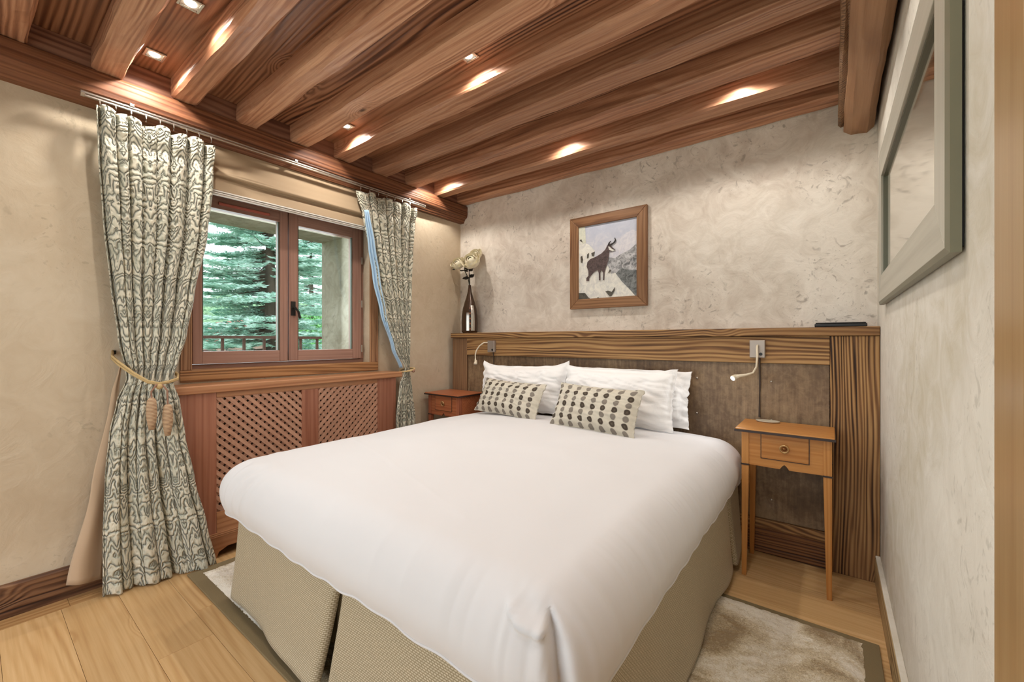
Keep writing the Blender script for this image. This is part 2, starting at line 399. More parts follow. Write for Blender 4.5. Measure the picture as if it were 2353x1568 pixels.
m_silver = wood('silver_leaf_frame', 'y', sr(184, 180, 166), sr(166, 162, 148), sr(128, 124, 108), pitch=.06, K=2, sc=3, stretch=.1, rough=.35, bump=.08, knots=False, contrast=.35, var=.1)
m_silverz = wood('silver_leaf_frame_z', 'z', sr(184, 180, 166), sr(166, 162, 148), sr(128, 124, 108), pitch=.06, K=2, sc=3, stretch=.1, rough=.35, bump=.08, knots=False, contrast=.35, var=.1)
m_sdark = plain('dark_green_inner_moulding', sr(92, 92, 76), .4, .3)
m_olive = plain('olive_grey_outer_moulding', sr(126, 124, 104), .4, .2)
def pile():
    t = NT('rug_pile'); v = t.coord('Object', rnd=False)
    n1 = t.noise(v, 3.3, 3, .6, .8); n2 = t.noise(v, 70, 4, .7, 2.5)
    f = t.math('ADD', t.math('MULTIPLY', n1, .62), t.math('MULTIPLY', n2, .38))
    c = t.ramp(f, ((.40, sr(158, 134, 98)), (.49, sr(214, 198, 166)), (.57, sr(244, 236, 220))))
    t.bump(n2, .6, .012); t.b.inputs['Sheen Weight'].default_value = .3
    return t.out(c, .95, 0, .1)
m_pile = pile()
m_rugb = plain('olive_rug_binding', sr(128, 112, 80), .85, bump=.4, bs=300)
m_stone = plaster('weathered_jamb', sr(196, 188, 172), sr(166, 158, 140), sr(128, 120, 102))
m_needle = None

# ================================================================== ROOM
XW, XR, YB, YF, ZC = -2.97, 0.20, 3.03, -1.45, 2.70
# window opening in the wall
WY0, WY1, WZ0, WZ1 = .80, 1.985, 1.07, 2.22
TH = .64
bm = bmesh.new()
for q in ((YF-.2, WY0, 0, 2.9), (WY1, YB+.2, 0, 2.9), (WY0, WY1, 0, WZ0), (WY0, WY1, WZ1, 2.9)):
    box(bm, XW-TH, XW, q[0], q[1], q[2], q[3])
wl_ = struct('wall_left', bm, pl_left)
struct('wall_back', B(XW, XR, YB, YB+.2, 0, 2.9), pl_back)
struct('wall_right', B((XR, XR+.2, .86, YB+.2, 0, 2.9), (XR, XR+.2, YF, -.12, 0, 2.9), (XR, XR+.2, -.12, .86, 2.2, 2.9)), pl_right)
# front wall, behind the camera, with an opening added for the fill light
struct('wall_front', B((XW, -2.65, YF-.2, YF, 0, 2.9), (-.05, XR+.2, YF-.2, YF, 0, 2.9), (-2.65, -.05, YF-.2, YF, 2.35, 2.9)), pl_right)

# floor: slab and oak planks
floor = struct('floor', B(XW-.02, XR+.2, YF-.2, YB, -.08, -.014), plain('floor_slab', sr(80, 56, 36), .8))
def plank(x0, x1, y0, y1, mat, par, nm='floor_plank'):
    g = .0005
    bm = B(x0+g, x1-g, y0+g, y1-g, -.014, 0)
    obj(nm, bm, mat, par, bevel=.0007)
PW = .1867
k = -9
while .27+PW*k < 3.0:
    y0 = .27+PW*k; y1 = min(y0+PW, YB)
    x = -2.848
    rr = random.Random(k*13+5)
    first = rr.uniform(.5, 1.9)
    while x < XR-.001:
        x1 = min(x+first, XR+.0)
        if XR-x1 < .25: x1 = XR
        plank(x, x1, max(y0, YF), y1, wFl, floor); x = x1; first = rr.uniform(1.2, 2.2)
    k += 1
y = YF
while y < YB:
    y1 = min(y+1.75, YB); plank(XW, -2.848, y, y1, wFlY, floor); y = y1
# baseboards
def rough(bm, axis, a0, a1, b0, b1, c0, c1, seg=24, amp=.006, ch=.012, seed=0):
    """hewn timber: axis x or y, cross-section b (other horizontal) x c (height), wavy chamfered lower edges"""
    prof = [(b0, c0+ch), (b0+ch, c0), ((b0+b1)/2, c0), (b1-ch, c0), (b1, c0+ch), (b1, (c0+c1)/2), (b1, c1), (b0, c1), (b0, (c0+c1)/2)]
    rings = []
    for i in range(seg+1):
        a = a0+(a1-a0)*i/seg; ring = []
        for j, (p, q) in enumerate(prof):
            dp = nz(a*2.3+seed*7, j*3.1, seed)*amp + nz(a*9+seed, j*5.7, seed*2)*amp*.35
            dq = nz(a*2.1+seed*3, j*4.7+9, seed)*amp + nz(a*8+seed, j*2.9, 4)*amp*.35
            if q > c1-.001: dp = dq = 0
            ring.append(bm.verts.new((a, p+dp, q+dq) if axis == 'x' else (p+dp, a, q+dq)))
        rings.append(ring)
    n = len(prof)
    for A, D in zip(rings, rings[1:]):
        for j in range(n): bm.faces.new((A[j], A[(j+1) % n], D[(j+1) % n], D[j]))
    bm.faces.new(rings[0][::-1]); bm.faces.new(rings[-1])
bm = bmesh.new(); prism(bm, [(XW, 0), (XW+.022, 0), (XW+.022, .140), (XW+.014, .150), (XW, .150)], 'y', YF, .70); struct('baseboard_left', bm, wBase)
bm = bmesh.new(); prism(bm, [(XR, 0), (XR-.022, 0), (XR-.022, .118), (XR-.016, .132), (XR, .134)], 'y', .88, 2.85)
bb = struct('baseboard_right', bm, wBaseR)
obj('plaster_bead', B(XR-.020, XR, .88, 2.85, .1345, .144), pl_right, bb, bevel=.003, label='rough plaster bead along the top of the skirting')

# ceiling: boards, joists, blocking, wall beams
ceil = struct('ceiling', B(XW-.1, XR+.2, YF-.2, YB+.2, ZC+.03, ZC+.12), plain('attic_dark', sr(50, 34, 26), .9))
JH0, JH1 = 2.59, ZC
js = [-.275+ .325*i for i in range(-4, 1)]+[.055, .377, .688, 1.010, 1.325, 1.637, 1.962, 2.282, 2.612, 2.905]
jw = .122
for i, y in enumerate(js):
    if y < YF: continue
    y1 = min(y+jw+random.uniform(-.008, .010), YB)
    bm = bmesh.new(); rough(bm, 'x', -2.90, .07, y, y1, JH0+random.uniform(-.004, .004), JH1, 56, .011, .013, i+1)
    obj('joist', bm, wJ, ceil)
ys = [YF]+[y for y in js]+[YB]
for i in range(len(js)):
    a = js[i]+jw; b = js[i+1] if i+1 < len(js) else YB
    if b-a < .03 or b < YF: continue
    a = max(a, YF)
    obj('blocking_board', B(-2.925, -2.895, a-.012, b+.012, 2.585, ZC), wBlk, ceil, bevel=.002)
    obj('ceiling_board', B(XW, .10, a-.02, b+.02, ZC, ZC+.026), wDk, ceil, bevel=.001)
# beam along the window wall
bm = bmesh.new()
prof = [(XW, 2.425), (-2.925, 2.425), (-2.900, 2.462), (-2.878, 2.475), (-2.872, 2.50), (-2.872, 2.572), (-2.880, 2.586), (XW, 2.588)]
rings = []
for i in range(61):
    a = YF+(YB-YF)*i/60
    rings.append([bm.verts.new((p+(nz(a*2.2, j*3.3, 1)*.007+nz(a*9, j*2.2, 8)*.003 if p > XW+.001 else 0), a, q+(nz(a*1.9, j*4.1, 5)*.006 if 0 < j < 6 else 0))) for j, (p, q) in enumerate(prof)])
for A, D in zip(rings, rings[1:]):
    for j in range(len(prof)): bm.faces.new((A[j], A[(j+1) % len(prof)], D[(j+1) % len(prof)], D[j]))
bm.faces.new(rings[0][::-1]); bm.faces.new(rings[-1])
obj('beam', bm, wBeam, ceil, label='reddish hewn beam carrying the joists above the window')
bm = bmesh.new(); rough(bm, 'y', YF, YB, .055, .183, 2.405, ZC+.02, 60, .010, .03, 33)
obj('beam', bm, wBeamR, ceil, label='thick waney-edged brown beam above the mirror')
bm = bmesh.new(); rough(bm, 'y', YF, YB, .030, .075, 2.47, ZC+.02, 60, .008, .01, 35)
obj('beam', bm, wHzd, ceil, label='narrow grey-brown batten beside the thick beam')

# window: casing, frame, sashes
win = struct_root('window_1')
XC = XW+.012
obj('casing', B(XC-.10, XC, WY0-.055, WY1+.075, WZ0-.06, WZ0+.010), wCasY, win, bevel=.003)
obj('casing', B(XC-.10, XC, WY0-.055, WY1+.075, WZ1, WZ1+.07), wCasY, win, bevel=.003)
obj('casing', B(XC-.10, XC, WY0-.055, WY0+.002, WZ0+.010, WZ1), wCasZ, win, bevel=.003)
obj('casing', B(XC-.10, XC, WY1, WY1+.075, WZ0+.010, WZ1), wCasZ, win, bevel=.003)
# fixed frame
FX = -3.055
fz0, fz1, fy0, fy1 = WZ0+.008, WZ1, WY0, WY1
def part_y(nm, x0, x1, y0, y1, z0, z1, par, mat=wWinY, **k): return obj(nm, B(x0, x1, y0, y1, z0, z1), mat, par, bevel=.003, **k)
part_y('window_frame', FX-.06, FX-.002, fy0, fy1, fz0, fz0+.028, win)
part_y('window_frame', FX-.06, FX-.002, fy0, fy1, fz1-.04, fz1, win)
part_y('window_frame', FX-.06, FX-.002, fy0, fy0+.022, fz0+.028, fz1-.04, win, wWinZ)
part_y('window_frame', FX-.06, FX-.002, fy1-.03, fy1, fz0+.028, fz1-.04, win, wWinZ)
def sash(y0, y1, gy0, gy1, nm):
    z0, z1, gz0, gz1 = WZ0+.040, 2.170, 1.186, 2.075
    s = obj(nm, B(FX-.045, FX+.022, y0, gy0, z0, z1), wWinZ, win, bevel=.004)
    obj('sash_stile', B(FX-.045, FX+.022, gy1, y1, z0, z1), wWinZ, s, bevel=.004)
    obj('sash_rail', B(FX-.045, FX+.021, gy0, gy1, z0, gz0), wWinY, s, bevel=.003)
    obj('sash_rail', B(FX-.045, FX+.021, gy0, gy1, gz1, z1), wWinY, s, bevel=.003)
    for a in ((gy0, gy0+.008, gz0, gz1), (gy1-.008, gy1, gz0, gz1)): obj('glazing_bead', B(FX-.01, FX+.012, a[0], a[1], a[2], a[3]), m_sdark, s)
    obj('pane', B(FX-.016, FX-.012, gy0, gy1, gz0, gz1), m_glass, s)
    return s
s1 = sash(fy0+.024, 1.376, .872, 1.322, 'window_sash')
s2 = sash(1.384, fy1-.032, 1.446, 1.878, 'window_sash')
obj('trickle_vent', B(FX+.021, FX+.032, .955, 1.255, 2.098, 2.116), plain('red_brown_vent', sr(176, 92, 76), .4), s1, bevel=.004, label='thin red-brown ventilation strip')
bm = bmesh.new(); box(bm, FX+.022, FX+.030, 1.395, 1.425, 1.43, 1.53)
tube(bm, [(FX+.026, 1.41, 1.485), (FX+.055, 1.41, 1.485), (FX+.058, 1.43, 1.46), (FX+.055, 1.445, 1.41)], .008, 8)
obj('window_handle', bm, m_blackm, s2, label='curled dark metal window handle')
for z in (1.19, 1.55, 1.90):
    bm = bmesh.new(); tube(bm, [(FX+.026, fy1-.031, z-.028), (FX+.026, fy1-.031, z+.028)], .007, 8); obj('hinge', bm, m_steel, s2)
# weathered outer reveal
XO = XW-TH
rv = [((FX-.07, XO, WY0-.0, WY0+.04), 'l'), ((FX-.07, XO, WY1-.055, WY1), 'r')]
for (a, b, y0, y1), s in rv: obj('outer_jamb', B(b, a, y0, y1, WZ0, WZ1), m_stone, win)
obj('outer_lintel', B(XO, FX-.07, WY0, WY1, WZ1-.10, WZ1), m_stone, win)
obj('outer_sill', B(XO-.03, FX-.07, WY0, WY1, WZ0-.03, WZ0+.02), m_stone, win)

# door casing close to the camera on the right
dr = struct_root('door_1')
obj('door_casing', B(.185, .30, .775, .897, 0, 2.25), wDoor, dr, bevel=.004)
obj('door_casing', B(.185, .30, -.16, -.05, 0, 2.25), wDoor, dr, bevel=.004)
obj('door_casing', B(.185, .30, -.05, .775, 2.14, 2.25), wDoor, dr, bevel=.004)
leaf = obj('door_leaf', B(.215, .26, -.05, .775, .01, 2.14), wDoor, dr, bevel=.003)
bm = bmesh.new(); tube(bm, [(.215, .05, 1.02), (.17, .05, 1.02), (.165, .06, 1.02), (.165, .17, 1.02)], .010, 10); obj('door_handle', bm, m_steel, leaf)

# ================================================================== HEADBOARD
hb = thing('headboard', 'wide barn-wood headboard with brown leather panel against the plaster wall', 'headboard', (-1.36, 2.94, 0))
hbo = Vector((-1.36, 2.94, 0)); 
def at(o, bm):
    bmesh.ops.translate(bm, vec=-Vector(o.location), verts=bm.verts); return bm
HY = 2.855
HBX0, HBX1 = -2.905, .1985
obj('shelf', at(hb, B(HBX0-.012, HBX1, HY-.015, YB-.002, 1.278, 1.326)), wHx, hb, bevel=.004)
obj('top_rail', at(hb, B(-2.715, -.007, HY, HY+.03, 1.120, 1.277)), wHx, hb, bevel=.002)
obj('side_post', at(hb, B(HBX0, -2.716, HY, YB-.002, 0, 1.277)), wHzd, hb, bevel=.003)
p = obj('side_board', at(hb, B(-.006, HBX1, HY-.004, YB-.002, 0, 1.277)), wHz, hb, bevel=.003, label='broad pine board with bold upright grain and dark knots')
obj('bottom_rail', at(hb, B(-2.715, -.007, HY, HY+.03, 0.002, .150)), wHd, hb, bevel=.002)
obj('bottom_ledge', at(hb, B(-2.715, -.007, HY-.004, HY+.03, .1505, .200)), wHx, hb, bevel=.006)
xs = [-2.713, -1.955, -1.152, -.345, -.009]
bm = bmesh.new()
def lp(u, v):
    x = xs[0]+(xs[-1]-xs[0])*u; z = .202+(1.118-.202)*v
    d = 0
    for sx in (-2.45, -2.16, -1.86, -1.57, -1.27, -.98, -.69 , -.28):
        for szz in (.317, .55, .784, 1.011):
            r2 = (x-sx)**2+(z-szz)**2; d += .007*math.exp(-r2/.0012)
    return (x, HY+.016+d+.004*nz(x*5, z*5, 2), z)
grid(bm, 150, 50, lp)
at(hb, bm); pan = obj('leather_panel', bm, m_leather, hb, smooth=True, sub='nofix', label='worn dark brown buttoned leather panel')
for sx in (-2.45, -2.16, -1.86, -1.57, -1.27, -.98, -.69, -.28):
    for szz in (.317, .784, 1.011):
        bm = bmesh.new(); bmesh.ops.create_uvsphere(bm, u_segments=10, v_segments=6, radius=.007, matrix=Matrix.Translation((sx, HY+.018, szz)) @ Matrix.Scale(.5, 4, (0, 1, 0)))
        obj('stud', at(hb, bm), m_steel, pan, smooth=True)
# backing body behind the panel
obj('backing', at(hb, B(-2.715, -.007, HY+.031, YB-.003, 0.002, 1.277)), wHd, hb)

# black tablet on the shelf
t = thing('tablet', 'slim black flat device lying on the headboard shelf near the corner', 'tablet', (.035, 2.93, 1.327))
obj('case', at(t, B(-.075, .150, 2.87, 2.99, 1.327, 1.345)), m_black, t, bevel=.004)
obj('cover', at(t, B(-.070, .145, 2.872, 2.988, 1.3455, 1.351)), m_blackm, t, bevel=.002)

# ================================================================== READING LIGHTS
def reading_light(nm, label, px, pz, pts, head_dir, cable, lit):
    t = thing(nm, label, 'lamp', (px, HY-.002, pz), group='wall reading lights')
    obj('wall_plate', at(t, B(px-.040, px+.040, HY-.026, HY-.0005, pz-.052, pz+.052)), m_plate, t, bevel=.004)
    bm = bmesh.new(); tube(bm, pts, [.006]*(len(pts)-3)+[.007, .010, .013], 10); obj('gooseneck', at(t, bm), m_goose, t, smooth=True)
    e = Vector(pts[-1]); d = Vector(head_dir).normalized()
    q = d.to_track_quat('Z', 'Y').to_matrix().to_4x4()
    bm = bmesh.new(); lathe(bm, [(.008, -.028), (.014, -.01), (.017, .008), (.0165, .012)], 16, M=Matrix.Translation(e) @ q)
    hd = obj('lamp_head', at(t, bm), m_goose, t, smooth=True)
    bm = bmesh.new(); lathe(bm, [(.0135, .0125), (.012, .0150), (.004, .0165)], 16, M=Matrix.Translation(e) @ q)
    obj('lens', at(t, bm), m_led if lit else m_ceramic, hd, smooth=True)
    bm = bmesh.new(); tube(bm, [(px+.018, HY-.026, pz-.030), (px+.018, HY-.030, pz-.030)], .009, 10); obj('switch', at(t, bm), m_black, t)
    bm = bmesh.new(); tube(bm, cable, .0055 if lit else .004, 6); obj('cable', at(t, bm), m_cable, t)
    if lit:
        L = bpy.data.lights.new('reading_light_beam', 'SPOT'); L.energy = 2.6; L.color = (.93, .97, 1); L.spot_size = 2.4; L.spot_blend = .8; L.shadow_soft_size = .012
        lo = bpy.data.objects.new('reading_light_beam', L); lo.location = e+d*.03; lo.rotation_euler = (-d).to_track_quat('Z', 'Y').to_euler(); C.objects.link(lo)
reading_light('reading_light', 'lit gooseneck reading light on square plate above the honey nightstand', -.347, 1.203,
    [(-.345, HY-.024, 1.225), (-.345, HY-.05, 1.215), (-.343, HY-.055, 1.16), (-.346, HY-.06, 1.10), (-.362, HY-.07, 1.065), (-.395, HY-.085, 1.052), (-.430, HY-.095, 1.045), (-.455, HY-.10, 1.035)],
    (-.50, -.62, -.40), [(-.338, HY-.005, 1.15), (-.336, HY+.002, 1.0), (-.338, HY-.001, .85), (-.338, HY-.004, .80)], True)
reading_light('reading_light', 'unlit gooseneck reading light on narrow plate above the pillow beside the vase', -2.40, 1.202,
    [(-2.437, HY-.018, 1.235), (-2.47, HY-.04, 1.235), (-2.505, HY-.06, 1.205), (-2.53, HY-.07, 1.165), (-2.54, HY-.075, 1.125), (-2.535, HY-.08, 1.085), (-2.528, HY-.085, 1.065), (-2.522, HY-.09, 1.052)],
    (.25, -.5, -.8), [(-2.39, HY-.005, 1.15), (-2.388, HY+.002, 1.0), (-2.392, HY+.001, .85), (-2.39, HY+.002, .72)], False)

# ================================================================== NIGHTSTANDS
def nightstand(loc, rz, label, w=.385, d=.30, h=.79, wNx=wNx, wNz=wNz):
    t = thing('nightstand', label, 'nightstand', loc, rz, 'bedside tables')
    hw, hd = w/2, d/2
    lw = .034
    bm = bmesh.new(); box(bm, -hw-.028, hw+.012, -hd-.022, hd+.002, h-.020, h-.002); obj('table_top', bm, wNx, t, bevel=.005)
    bm = bmesh.new()
    box(bm, -hw-.031, hw+.015, -hd-.025, -hd-.0221, h-.021, h-.009); box(bm, -hw-.031, -hw-.0281, -hd-.0221, hd, h-.021, h-.009); box(bm, hw+.0121, hw+.015, -hd-.0221, hd, h-.021, h-.009)
    obj('edge_banding', bm, wEdge, t)
    zt, za = h-.021, h-.212
    for sx in (-1, 1):
        for sy in (-1, 1):
            bm = bmesh.new()
            x1 = sx*hw; y1 = sy*hd; x0 = x1-sx*lw; y0 = y1-sy*lw
            r = [(za, lw), (0, .021)]
            def ring(z, ww): 
                return [bm.verts.new(q) for q in ((x1, y1, z), (x1-sx*ww, y1, z), (x1-sx*ww, y1-sy*ww, z), (x1, y1-sy*ww, z))]
            R = [ring(zt, lw), ring(za+.018, lw), ring(za, lw), ring(0, .021)]
            for A, D in zip(R, R[1:]):
                for k in range(4): bm.faces.new((A[k], A[(k+1) % 4], D[(k+1) % 4], D[k]))
            bm.faces.new(R[0]); bm.faces.new(R[-1])
            lg = obj('leg', bm, wNz, t, bevel=.0015)
            bm = bmesh.new(); xa, xb = sorted((x1+sx*.003, x0-sx*.001)); ya, yb = sorted((y1+sy*.003, y0-sy*.001)); box(bm, xa, xb, ya, yb, za+.012, za+.020)
            obj('leg_band', bm, wEdge, lg)
    # aprons: front with scalloped lower edge, sides, back
    bm = bmesh.new()
    x0, x1 = -hw+lw, hw-lw; mid = 0; L_ = za+.018
    pts = [(x0, zt), (x0, L_), (mid-.045, L_-.002), (mid-.020, L_-.002), (mid-.008, L_+.016), (mid, L_+.022), (mid+.008, L_+.016), (mid+.020, L_-.002), (mid+.045, L_-.002), (x1, L_), (x1, zt)]
    prism(bm, pts, 'y', -hd+.004, -hd+.018); obj('front_apron', bm, wNx, t)
    for sx in (-1, 1): 
        a, b = sorted((sx*(hw-.004), sx*(hw-.018))); obj('side_apron', B(a, b, -hd+lw, hd-lw, L_, zt), wNx, t)
    obj('back_apron', B(x0, x1, hd-.018, hd-.004, L_, zt), wNx, t)
    dw = (x1-x0)*.64/2
    bm = bmesh.new(); box(bm, -dw, dw, -hd-.001, -hd+.0035, h-.150, h-.024); dr_ = obj('drawer', bm, wNx, t, bevel=.002)
    bm = bmesh.new()
    for q in ((-dw-.003, -dw, h-.153, h-.022), (dw, dw+.003, h-.153, h-.022), (-dw, dw, h-.153, h-.150)): box(bm, q[0], q[1], -hd+.0005, -hd+.0038, q[2], q[3])
    obj('drawer_gap', bm, wEdge, t)
    bm = bmesh.new(); n = 22
    tube(bm, [(.018*math.cos(2*PI*i/n), -hd-.010-.004*math.sin(2*PI*i/n), h-.088+.019*math.sin(2*PI*i/n)) for i in range(n)], .0035, 8, closed=True)
    kb = obj('ring_pull', bm, plain('brass_ring', sr(214, 182, 128), .3, .7), dr_, smooth=True, label='small pale brass ring pull')
    bm = bmesh.new(); lathe(bm, [(.011, 0), (.011, .004), (.005, .009), (.002, .010)], 14, M=Matrix.Translation((0, -hd-.001, h-.088)) @ Matrix.Rotation(PI/2, 4, 'X')); obj('rosette', bm, plain('brass_rosette', sr(150, 104, 60), .35, .7), dr_, smooth=True)
    return t
nightstand((-.190, 2.675, 0), math.radians(0), 'honey cherry nightstand under the lit reading light, before the bold-grained board')
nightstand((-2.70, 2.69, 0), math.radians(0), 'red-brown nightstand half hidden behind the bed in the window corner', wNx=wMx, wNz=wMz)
t = thing('coaster', 'pale oval dish on the honey cherry nightstand', 'dish', (-.288, 2.775, .7885))
bm = bmesh.new(); lathe(bm, [(.050, 0), (.058, .004), (.060, .008), (.054, .0085), (.048, .006), (.001, .006)], 32, M=Matrix.Scale(.62, 4, (0, 1, 0))); obj('dish', bm, m_ceramic, t, smooth=True)
bm = bmesh.new(); lathe(bm, [(.046, -.0004), (.051, .002), (.002, .003)], 32, M=Matrix.Scale(.62, 4, (0, 1, 0))); obj('foot', bm, m_blackm, t)

# ================================================================== VASE WITH ROSES
VX, VY, VZ = -2.745, 2.925, 1.327
t = thing('vase', 'tall dark bottle vase with mirrored silver panel at the shelf end', 'vase', (VX, VY, VZ))
m_vase = plain('dark_bronze_glaze', sr(74, 54, 40), .25, .35)
bm = bmesh.new(); lathe(bm, [(.060, 0), (.074, .004), (.077, .03), (.078, .10), (.075, .17), (.066, .23), (.050, .29), (.032, .345), (.020, .39), (.014, .43), (.012, .455), (.012, .457), (.009, .457)], 32); obj('body', bm, m_vase, t, smooth=True)
def strip(a0, a1, z0, z1):
    bm = bmesh.new(); pr = [(.0, .0), (.077, .03), (.078, .10), (.075, .17), (.066, .23), (.050, .29)]
    def rad(z):
        for (ra, za), (rb, zb) in zip(pr[1:], pr[2:]):
            if z <= zb: return ra+(rb-ra)*(z-za)/(zb-za) if z > za else ra
        return .05
    grid(bm, 5, 14, lambda u, v: ((rad(z0+(z1-z0)*v)+.0015)*math.cos(a0+(a1-a0)*u), (rad(z0+(z1-z0)*v)+.0015)*math.sin(a0+(a1-a0)*u), z0+(z1-z0)*v)); return bm
a_c = math.atan2(-VY, -VX)
st = obj('silver_panel', strip(a_c+.16, a_c+.62, .02, .26), m_chrome, t, smooth=True, sub='nofix')
st = obj('silver_panel', strip(a_c-.42, a_c-.06, .02, .19), m_chrome, t, smooth=True, sub='nofix')
for i in range(9):
    z = .03+i*.024
    obj('inlay', strip(a_c-.05, a_c+.15, z, z+.017), m_black if i % 2 else plain('amber_inlay', sr(120, 70, 40), .3), t, smooth=True, sub='nofix')
m_petal = plain('cream_rose_petal', sr(240, 232, 206), .7); m_leafd = plain('dark_rose_leaf', sr(34, 32, 26), .55)
def rose(cx, cy, cz, r, label, stem):
    t = thing('rose', label, 'flower', (cx, cy, cz), group='roses in the bottle vase')
    rr = random.Random(int(cx*1000)+int(cz*777))
    A = Vector((.22+rr.uniform(-.1, .1), -.80, .55)).normalized(); E1 = A.cross(Vector((0, 0, 1))).normalized(); E2 = A.cross(E1)
    for ring, (n, op, s) in enumerate(((3, .30, .42), (4, .62, .62), (5, .95, .80), (5, 1.30, .94))):
        for k in range(n):
            an = 2*PI*k/n+ring*.9+rr.uniform(-.15, .15); R = r*s*rr.uniform(.95, 1.05)
            bm = bmesh.new()
            def f(u, v):
                wdt = (1.05+.25*(n == 3))*math.sin(PI*(.18+.70*v))
                th = PI*.97-(PI*.97-op)*v; a = an+(u-.5)*2*wdt*PI/n*1.35
                fl = sstep(.72, 1, v)*R*.16; bul = 1+.10*(1-(2*u-1)**2)
                q = (E1*math.cos(a)+E2*math.sin(a))*(R*math.sin(th)*bul+fl)+A*(R*math.cos(th)*.85-fl*.5)
                return q+Vector((1, 1, 1))*R*.05*nz(u*4+k, v*4, ring+s)
            grid(bm, 8, 8, f); o = obj('petal', bm, m_petal, t, smooth=True, sub='nofix')
    bm = bmesh.new(); bmesh.ops.create_uvsphere(bm, u_segments=10, v_segments=8, radius=r*.26); obj('bud', bm, m_petal, t, smooth=True)
    bm = bmesh.new(); tube(bm, [Vector(q)-Vector((cx, cy, cz)) for q in stem], .0042, 6); obj('stem', bm, m_leafd, t, smooth=True)
    for k in range(6):
        an = rr.uniform(0, 2*PI); q = Vector(stem[1+k % 2])-Vector((cx, cy, cz)) if k < 4 else Vector((0, 0, -r*.75))
        d = Vector((math.cos(an)*.9, math.sin(an)*.5, rr.uniform(-.2, .5))).normalized(); L_ = rr.uniform(.045, .065)
        s = d.cross(Vector((0, .6, 1))).normalized()
        bm = bmesh.new()
        def f(u, v): 
            c = q+d*(L_*v)+s*((u-.5)*.042*math.sin(PI*min(1, v*1.02+.02)))+Vector((0, 0, -.006*abs(2*u-1)))
            return c
        grid(bm, 3, 5, f); obj('leaf', bm, m_leafd, t, smooth=True, sub='nofix')
top = (VX, VY, VZ+.45)
rose(-2.885, 2.90, 2.005, .068, 'white fabric rose on the window side of the vase', [top, (-2.765, 2.92, 1.86), (-2.80, 2.91, 1.93), (-2.79, 2.905, 2.00), (-2.84, 2.90, 1.99), (-2.88, 2.90, 1.96)])
rose(-2.680, 2.870, 2.005, .086, 'largest white rose at the front, right of the stem tops', [top, (-2.745, 2.92, 1.86), (-2.735, 2.905, 1.92), (-2.70, 2.89, 1.92), (-2.68, 2.88, 1.95)])
rose(-2.705, 2.955, 2.075, .066, 'cream rose behind and above the largest one', [top, (-2.75, 2.93, 1.87), (-2.77, 2.935, 1.95), (-2.75, 2.94, 2.02), (-2.715, 2.945, 2.06)])

# ================================================================== PICTURE ON THE BACK WALL
PX0, PX1, PZ0, PZ1, PY = -1.700, -1.063, 1.508, 2.245, 3.0
t = thing('framed_picture', 'small wood-framed picture of a chamois in snow above the headboard', 'picture', ((PX0+PX1)/2, YB-.004, PZ0))
fw_ = .078
def mitre(bm, o, i, y0, y1):
    prism(bm, [o[0], o[1], i[1], i[0]], 'y', y0, y1)
O = [(PX0, PZ0), (PX1, PZ0), (PX1, PZ1), (PX0, PZ1)]; I = [(PX0+fw_, PZ0+fw_), (PX1-fw_, PZ0+fw_), (PX1-fw_, PZ1-fw_), (PX0+fw_, PZ1-fw_)]
for k in range(4):
    bm = bmesh.new(); mitre(bm, (O[k], O[(k+1) % 4]), (I[k], I[(k+1) % 4]), PY, YB-.002)
    obj('frame_rail', at(t, bm), wFrame if k % 2 == 0 else wFrameZ, t, bevel=.004)
def sky_m():
    tt = NT('painted_mountain_sky'); v = tt.coord('Object', rnd=False, scale=(1, 1, 1))
    sp = tt.N('SeparateXYZ'); tt.L(v, sp.inputs[0])
    n = tt.noise(v, 14, 5, .65, 1.0)
    f = tt.math('ADD', tt.math('MULTIPLY', sp.outputs[2], 1.6), tt.math('MULTIPLY', tt.math('SUBTRACT', n, .5), .9))
    c = tt.ramp(f, ((.10, sr(206, 206, 212)), (.34, sr(186, 190, 204)), (.6, sr(176, 182, 198))))
    return tt.out(c, .5)
def paint(nm, c1, c2, s=20):
    tt = NT(nm); v = tt.coord('Object', rnd=False); n = tt.noise(v, s, 5, .65, 1.2)
    return tt.out(tt.ramp(n, ((.36, c1), (.6, c2))), .5)
IX0, IX1, IZ0, IZ1 = PX0+fw_, PX1-fw_, PZ0+fw_, PZ1-fw_
art = obj('painting', at(t, B(IX0-.005, IX1+.005, PY+.014, PY+.02, IZ0-.005, IZ1+.005)), sky_m(), t)
def cp(x, y):   # crop sketch coordinates -> picture plane
    s = (x-215)/(950-215); top_ = 410-130*s; bot = 1320-35*s
    return (IX0+(IX1-IX0)*s, IZ1-(IZ1-IZ0)*(y-top_)/(bot-top_))
lay = [0]
def shape(nm, pts, mat, label=None):
    lay[0] += 1; y = PY+.0135-.0005*lay[0]
    bm = bmesh.new(); vs = [bm.verts.new((cp(*p)[0], y, cp(*p)[1])) for p in pts]; f = bm.faces.new(vs)
    e = bmesh.ops.extrude_face_region(bm, geom=[f]); bmesh.ops.translate(bm, vec=(0, .0004, 0), verts=[g for g in e['geom'] if isinstance(g, bmesh.types.BMVert)])
    bmesh.ops.triangulate(bm, faces=[f for f in bm.faces if len(f.verts) > 4])
    return obj(nm, at(t, bm), mat, art, label=label)
snow = paint('painted_snow', sr(206, 206, 202), sr(232, 230, 220)); rock = paint('painted_rock', sr(96, 98, 100), sr(196, 196, 198), 26); drk = paint('painted_dark_rock', sr(52, 48, 44), sr(92, 88, 78), 40)
furm = paint('painted_fur', sr(58, 46, 46), sr(96, 80, 78), 60)
shape('far_slope', [(600, 800), (690, 790), (760, 740), (860, 690), (955, 600), (955, 1290), (700, 1290), (600, 1000)], rock)
